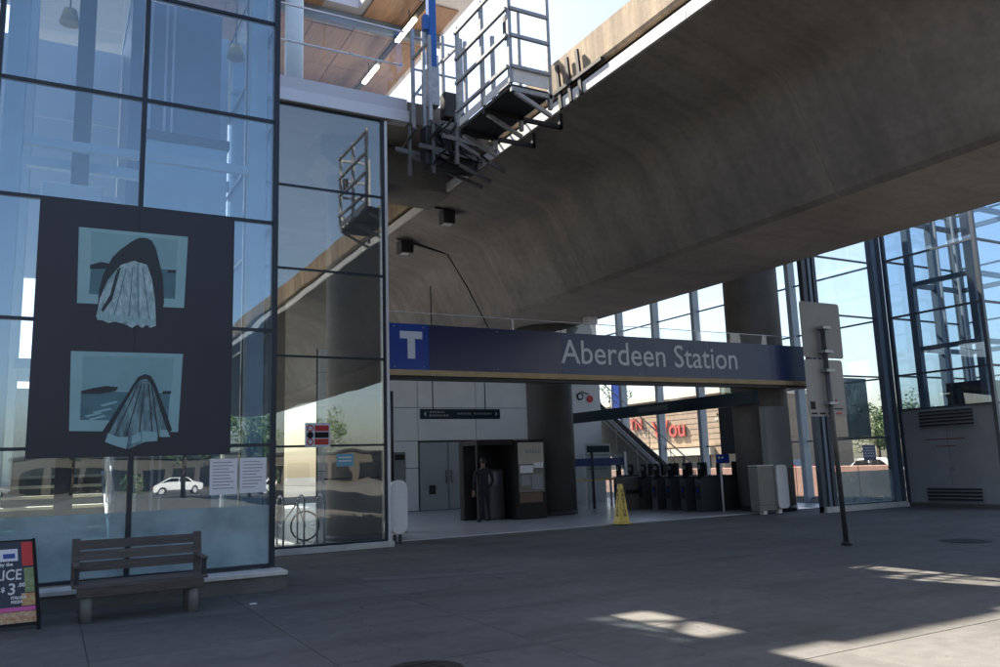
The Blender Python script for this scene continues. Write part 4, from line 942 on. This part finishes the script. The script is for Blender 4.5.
bface('red_strip', .78, .95, .68, .94, RED, 1); bface('food_picture', .8, .95, .4, .66, mat('lime print', (.12, .2, .05), .5, col2=(.3, .35, .2), scale=18), 1)
bface('food_picture', .74, .95, .26, .39, ORNG, 1); bface('pink_strip', 0, .95, .205, .25, PINK, 1); bface('food_picture', 0, .95, .085, .2, mat('pizza print', (.42, .16, .06), .5, col2=(.6, .5, .32), scale=30), 1)
MF = Matrix.Rotation(rad(75.5), 4, 'X')
def btext(s, u, v, size, m, fit=None):
    p = bpnt(u, v) + Vector((0, -.012, .003)); text(s, size, p, m, ab, 'lettering', mtx=MF, fitw=fit, off=.002, ext=.001)
btext('SLICE', .27, .54, .16, WHITE, .31); btext('$', .44, .42, .07, WHITE); btext('3', .53, .385, .17, WHITE); btext('.00', .69, .46, .06, WHITE); btext('ITALIAN', .58, .335, .04, WHITE); btext('PIZZA', .58, .29, .04, WHITE); btext('by the', .44, .69, .05, WHITE)
for u in (-.02, .97): p = bpnt(u, .0); qq = bpnt(u, .97); MB().bar((p.x, 10.61, 0), tuple(qq), .03).build('leg', BLACK, ab); MB().bar((p.x, 11.2, 0), (qq.x, qq.y + .02, qq.z), .03).build('leg', BLACK, ab)
MB().tube([bpnt(.1, .96), bpnt(.1, .96) + Vector((.02, 0, .05)), bpnt(.2, .96) + Vector((0, 0, .05)), bpnt(.22, .96)], .008, 6).build('handle', BLACK, ab)

# pole sign
ps = thing('pole_sign', 'two square grey sign plates seen from behind on a leaning pole', 'sign', (12.56, 10.17, 0))
MB().cyl((12.56, 10.17, -.002), (12.47, 10.17, 3.95), .045, n=14).build('pole', mat('weathered pole steel', (.12, .12, .12), .5, metal=.5, var=.3, scale=7), ps)
MB().cyl((12.56, 10.17, 0), (12.56, 10.17, .07), .1, .07, n=14).build('base_collar', DKSTEEL, ps)
def plate(x0, x1, z0, z1, tilt, m):
    o = MB().prism(rrect(x0, x1, z0, z1, .06), 'y', 10.235, 10.245)
    bmesh.ops.rotate(o.bm, verts=o.bm.verts, cent=((x0 + x1) / 2, 10.24, (z0 + z1) / 2), matrix=Matrix.Rotation(rad(tilt), 3, 'Y')); return o.build('sign_plate', m, ps)
PL = mat('grey sign back', (.22, .225, .23), .5, metal=.2, var=.12, scale=3); PLW = mat('pale sign back', (.34, .34, .345), .5, var=.1, scale=3)
plate(11.99, 13.06, 3.37, 4.42, 0, PL); plate(11.99, 13.0, 2.29, 3.34, 0, PLW)
for z in (3.9, 3.45, 3.1, 2.5): B(12.40, 12.62, 10.09, 10.234, z, z + .05).build('clamp', GALV, ps)
B(12.05, 12.17, 10.228, 10.234, 2.42, 2.56).build('mark', BLACK, ps)
for k in range(4): B(12.05 + k * .22, 12.2 + k * .22, 10.228, 10.234, 2.33, 2.36).build('mark', [BLACK, BLACK, BLACK, RED][k], ps)
B(12.72, 12.76, 10.228, 10.234, 2.5, 2.6).build('mark', RED, ps); B(12.66, 12.9, 10.228, 10.234, 2.42, 2.44).build('mark', BLACK, ps)

def manhole(x, y, r, label):
    t = thing('manhole_cover', label, 'manhole cover', (x, y, 0), 'manhole covers')
    MB().cyl((x, y, .001), (x, y, .006), r, n=36).build('frame', RUST, t); MB().cyl((x, y, .0065), (x, y, .012), r - .05, n=36).build('cover', RUST, t)
    for k in range(5): B(x - r * .55, x + r * .55, y - r * .5 + k * r * .25 - .012, y - r * .5 + k * r * .25 + .012, .0125, .017).build('rib', RUST, t)
manhole(14.42, 9.15, .42, 'dark round manhole cover before the elevator tower'); manhole(2.72, 6.35, .33, 'dark rusty manhole cover on the open plaza')
tag(B(2.28, 2.36, 10.72, 10.76, .001, .012).build('litter_scrap', PAPER, None, (2.32, 10.74, 0)), 'tiny white paper scrap on paving near the bench', 'litter')

# ================================================================== OUTSIDE
def car(loc, rz, paint, label, group='parked cars'):
    t = thing('parked_car', label, 'car', (0, 0, 0), group)
    prof = [(-2.15, .35), (2.1, .35), (2.2, .55), (2.15, .78), (1.2, .92), (.55, 1.38), (-.95, 1.42), (-1.75, .98), (-2.15, .9), (-2.22, .6)]
    m = MB(); n = len(prof); rows = []
    for yy, k in ((-.86, 0), (-.8, 1), (.8, 1), (.86, 0)):
        rows.append([m.bm.verts.new((x * (.985 if k == 0 else 1), yy * (.80 if z > 1.2 else .97 if z > .9 else 1), z)) for x, z in prof])
    for a, b in zip(rows, rows[1:]):
        for i in range(n): m.bm.faces.new((a[i], a[(i + 1) % n], b[(i + 1) % n], b[i]))
    m.bm.faces.new(rows[0]); m.bm.faces.new(rows[-1][::-1]); m.bevel(.03, 2).build('body', paint, t)
    for s in (-1, 1):
        MB().prism([(1.0, .96), (.5, 1.32), (-.2, 1.35), (-.2, .98)], 'y', s * .80, s * .835).build('side_window', CARG, t); MB().prism([(-.28, .98), (-.28, 1.35), (-.9, 1.35), (-1.5, 1.0)], 'y', s * .80, s * .835).build('side_window', CARG, t)
        for x in (-1.35, 1.35):
            MB().cyl((x, s * .70, .33), (x, s * .89, .33), .33, n=24).build('tyre', RUBBER, t); MB().cyl((x, s * .891, .33), (x, s * .90, .33), .2, n=16).build('rim', ALU, t)
        B(2.12, 2.21, s * .55 - .15, s * .55 + .15, .62, .76).build('headlight', WHITE, t); B(-2.23, -2.14, s * .6 - .12, s * .6 + .12, .68, .86).build('tail_light', RED, t)
    MB().quad((1.22, -.66, .95), (1.22, .66, .95), (.60, .58, 1.37), (.60, -.58, 1.37)).build('windscreen', CARG, t); MB().quad((-1.72, .66, 1.03), (-1.72, -.66, 1.03), (-1.02, -.58, 1.42), (-1.02, .58, 1.42)).build('rear_window', CARG, t)
    t.location = loc; t.rotation_euler = (0, 0, rz); return t
for nm in ():
    pass
c = at(878, 456, Y=24.5)
car((33.5, 24.9, -.02), rad(80), CARW, 'white car parked outside the side glazing beyond the smoked panel')
car((36.0, 33.0, -.02), rad(90), CARR, 'dark red car parked in the lot outside the side glazing')
car((11.5, -62.0, -.03), rad(2), CARW, 'white car on the road reflected in the tower glass')
car((21.0, -62.3, -.03), rad(0), CARW, 'second white car on the road reflected in the glass screen')
car((-5.5, -69, -.03), rad(1), CARS, 'silver car on the road behind the plaza')

sh = thing('brick_store', 'tan brick store with red lettering across the car park', 'building', (50, 55, 0))
XS = 45.0
B(XS + .3, 60, 47, 84, -.05, 6.6).build('wall', BRICK, sh)
B(XS + .1, 60.2, 46.8, 84.2, 6.601, 7.0).build('parapet', CREAM, sh)
B(XS - .2, XS + .29, 48, 82, 1.9, 2.5).build('canopy', CREAM, sh)
for k in range(11):
    y = 48.5 + k * 3.0
    f = B(XS + .2, XS + .295, y, y + 2.4, -.04, 1.85).build('window', MULL, sh); B(XS + .17, XS + .199, y + .1, y + 1.15, .05, 1.75).build('pane', CARG, f); B(XS + .17, XS + .199, y + 1.25, y + 2.3, .05, 1.75).build('pane', CARG, f)
RZ = Matrix.Rotation(-math.pi / 2, 4, 'Z') @ Matrix.Rotation(math.pi / 2, 4, 'X')
SIGNR = mat('soft red sign', (.50, .10, .08), .5)  # less saturated than the other red
text('TN', 1.3, (XS + .2, 58.3, 4.3), SIGNR, sh, mtx=RZ, ext=.06, off=.01)
text('Wou', 2.0, (XS + .2, 55.2, 3.5), SIGNR, sh, mtx=RZ, ext=.06, off=.02)
# brick courses as real proud bands
for k in range(9): B(XS + .285, XS + .2995, 47.0, 84, 2.7 + k * .43, 2.95 + k * .43).build('brick_course', BRICK, sh)
pk = thing('planter_wall', 'low pinkish block wall outside the side glazing', 'wall', (27, 30, 0))
for k in range(14): B(27.0, 27.35, 19.5 + k * 1.5 + .01, 21.0 + k * 1.5 - .01, -.05, 1.15).bevel(.01, 1).build('block', PINKW, pk)
for k, yy in enumerate((40.3, 42.4)):
    t = thing('street_banner', ['blue street banner on a lamp post outside the side glazing', 'blue and yellow street banner on a lamp post beyond the blue one'][k], 'banner', (30, yy, 0), 'banners on lamp posts')
    MB().cyl((30, yy, -.02), (30, yy, 8), .07, n=12).build('post', GALV, t); B(29.98, 30.02, yy - .85, yy - .1, 4.1, 6.3).build('cloth', ROYAL, t)
    for z in (4.08, 6.32): MB().cyl((30, yy, z), (30, yy - .9, z), .025, n=8).build('arm', GALV, t)
    if k: B(29.955, 29.978, yy - .7, yy - .25, 4.7, 5.6).build('print', YEL, t)

def leaf_mesh(n, seed, rx=1.0, rz=1.0):
    random.seed(seed); vs = []; fs = []
    cl = [(Vector((random.gauss(0, .42), random.gauss(0, .42), random.gauss(0, .40))), .22 + random.random() * .25) for _ in range(34)]
    for i in range(n):
        c, r = random.choice(cl); d = Vector((random.gauss(0, 1), random.gauss(0, 1), random.gauss(0, 1))).normalized() * r * random.random() ** .4
        p = c + d; a = Vector((random.gauss(0, 1), random.gauss(0, 1), random.gauss(0, .6))).normalized(); b = a.cross(Vector((random.gauss(0, 1), random.gauss(0, 1), random.gauss(0, 1)))).normalized()
        s = .035 + random.random() * .035; k = len(vs); vs += [p - a * s, p + b * s * .5, p + a * s, p - b * s * .5]; fs.append((k, k + 1, k + 2, k + 3))
    me = bpy.data.meshes.new('crown'); me.from_pydata(vs, [], fs); me.materials.append(LEAF); return me
crowns = [leaf_mesh(3200, 3), leaf_mesh(3200, 11)]
TL = ['leafy green tree behind the white car outside', 'second leafy tree beyond the car park', 'tall leafy tree standing behind the brick store', 'leafy tree at the end of the car park', 'leafy tree above the dark display panel', 'leafy street tree across the road behind the plaza', 'smaller leafy street tree across the road', 'bushy street tree across the road beside the cars', 'added leafy tree on the near kerb that darkens the tower reflection', 'smaller added leafy tree on the near kerb that darkens the reflection']  # the two near kerb trees are added to darken the tower reflection
for k, (x, y, h, r) in enumerate(((70, 52, 6.5, 2.6), (78, 55, 7.5, 3.0), (66, 88, 11, 3.5), (66, 49, 5.0, 1.8), (46, 44.5, 8.5, 2.0), (2, -79, 9, 3.2), (24, -80, 8, 3), (33, -78, 9.5, 3.4), (9.5, -46, 9, 3.0), (15, -47, 8, 2.8))):
    t = thing('tree', TL[k], 'tree', (x, y, -.06), 'trees outside')
    m = MB().cyl((x, y, -.06), (x + .1, y, h * .45), .2, .12, n=10)
    for a in range(5):
        an = a * 1.26; m.cyl((x + .1, y, h * (.36 + .02 * a)), (x + math.cos(an) * r * .6, y + math.sin(an) * r * .6, h * .72), .08, .02, n=6)
    m.build('trunk', BARK, t)
    c = bpy.data.objects.new('crown', crowns[k % 2]); COL.objects.link(c); c.parent = t; c.location = (0, 0, h * .66); c.scale = (r, r, h * .36); c.rotation_euler = (0, 0, k * 1.3)
# buildings across the road, seen as reflections
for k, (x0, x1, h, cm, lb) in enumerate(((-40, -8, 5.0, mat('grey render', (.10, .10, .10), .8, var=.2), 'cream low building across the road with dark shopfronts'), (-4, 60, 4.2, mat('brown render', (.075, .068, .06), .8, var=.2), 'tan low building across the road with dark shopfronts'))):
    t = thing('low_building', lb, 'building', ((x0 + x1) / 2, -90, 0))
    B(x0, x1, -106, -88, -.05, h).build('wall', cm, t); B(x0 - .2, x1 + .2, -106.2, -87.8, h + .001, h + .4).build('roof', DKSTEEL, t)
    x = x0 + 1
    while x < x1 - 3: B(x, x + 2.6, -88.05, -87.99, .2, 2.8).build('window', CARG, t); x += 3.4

ml = thing('added_sky_blocker', 'added unseen beige block left of the plaza that cuts skylight', 'building', (-34, 0, 0))  # unseen block added to keep skylight off the girder web
B(-50, -28, -75, 40, -.05, 17).build('wall', mat('left blocker render', (.42, .38, .33), .8, var=.15, scale=.4), ml); B(-50.3, -27.7, -75.3, 40.3, 17.001, 17.6).build('cornice', CREAM, ml)
for k in range(28):
    for z in (1.0, 5.2, 9.4, 13.4): B(-27.98, -27.9, -73 + k * 4, -70.4 + k * 4, z, z + 2.4).build('window', CARG, ml)
for lb, x0, x1, y0, y1, hh, col in (('added unseen grey tower block behind left that cuts skylight', -58, -16, -66, -38, 42, (.30, .30, .30)), ('added unseen blue grey tower block behind right that cuts skylight', 36, 72, -60, -22, 38, (.24, .27, .32))):  # unseen towers added to cut the skylight reaching the plaza
    t = thing('added_sky_tower', lb, 'building', ((x0 + x1) / 2, y1, 0)); B(x0, x1, y0, y1, -.05, hh).build('wall', mat('rear blocker render ' + str(x0), col, .8, var=.1, scale=.3), t); B(x0 - .4, x1 + .4, y0 - .4, y1 + .4, hh + .001, hh + .6).build('roof', DKSTEEL, t)
    for k in range(int((x1 - x0) / 4)):
        for j in range(11): B(x0 + 1 + k * 4, x0 + 3.6 + k * 4, y1 + .001, y1 + .06, 1.5 + j * 3.3, 3.4 + j * 3.3).build('window', CARG, t)
for o in list(bpy.data.objects):
    if '_w' in o: del o['_w']
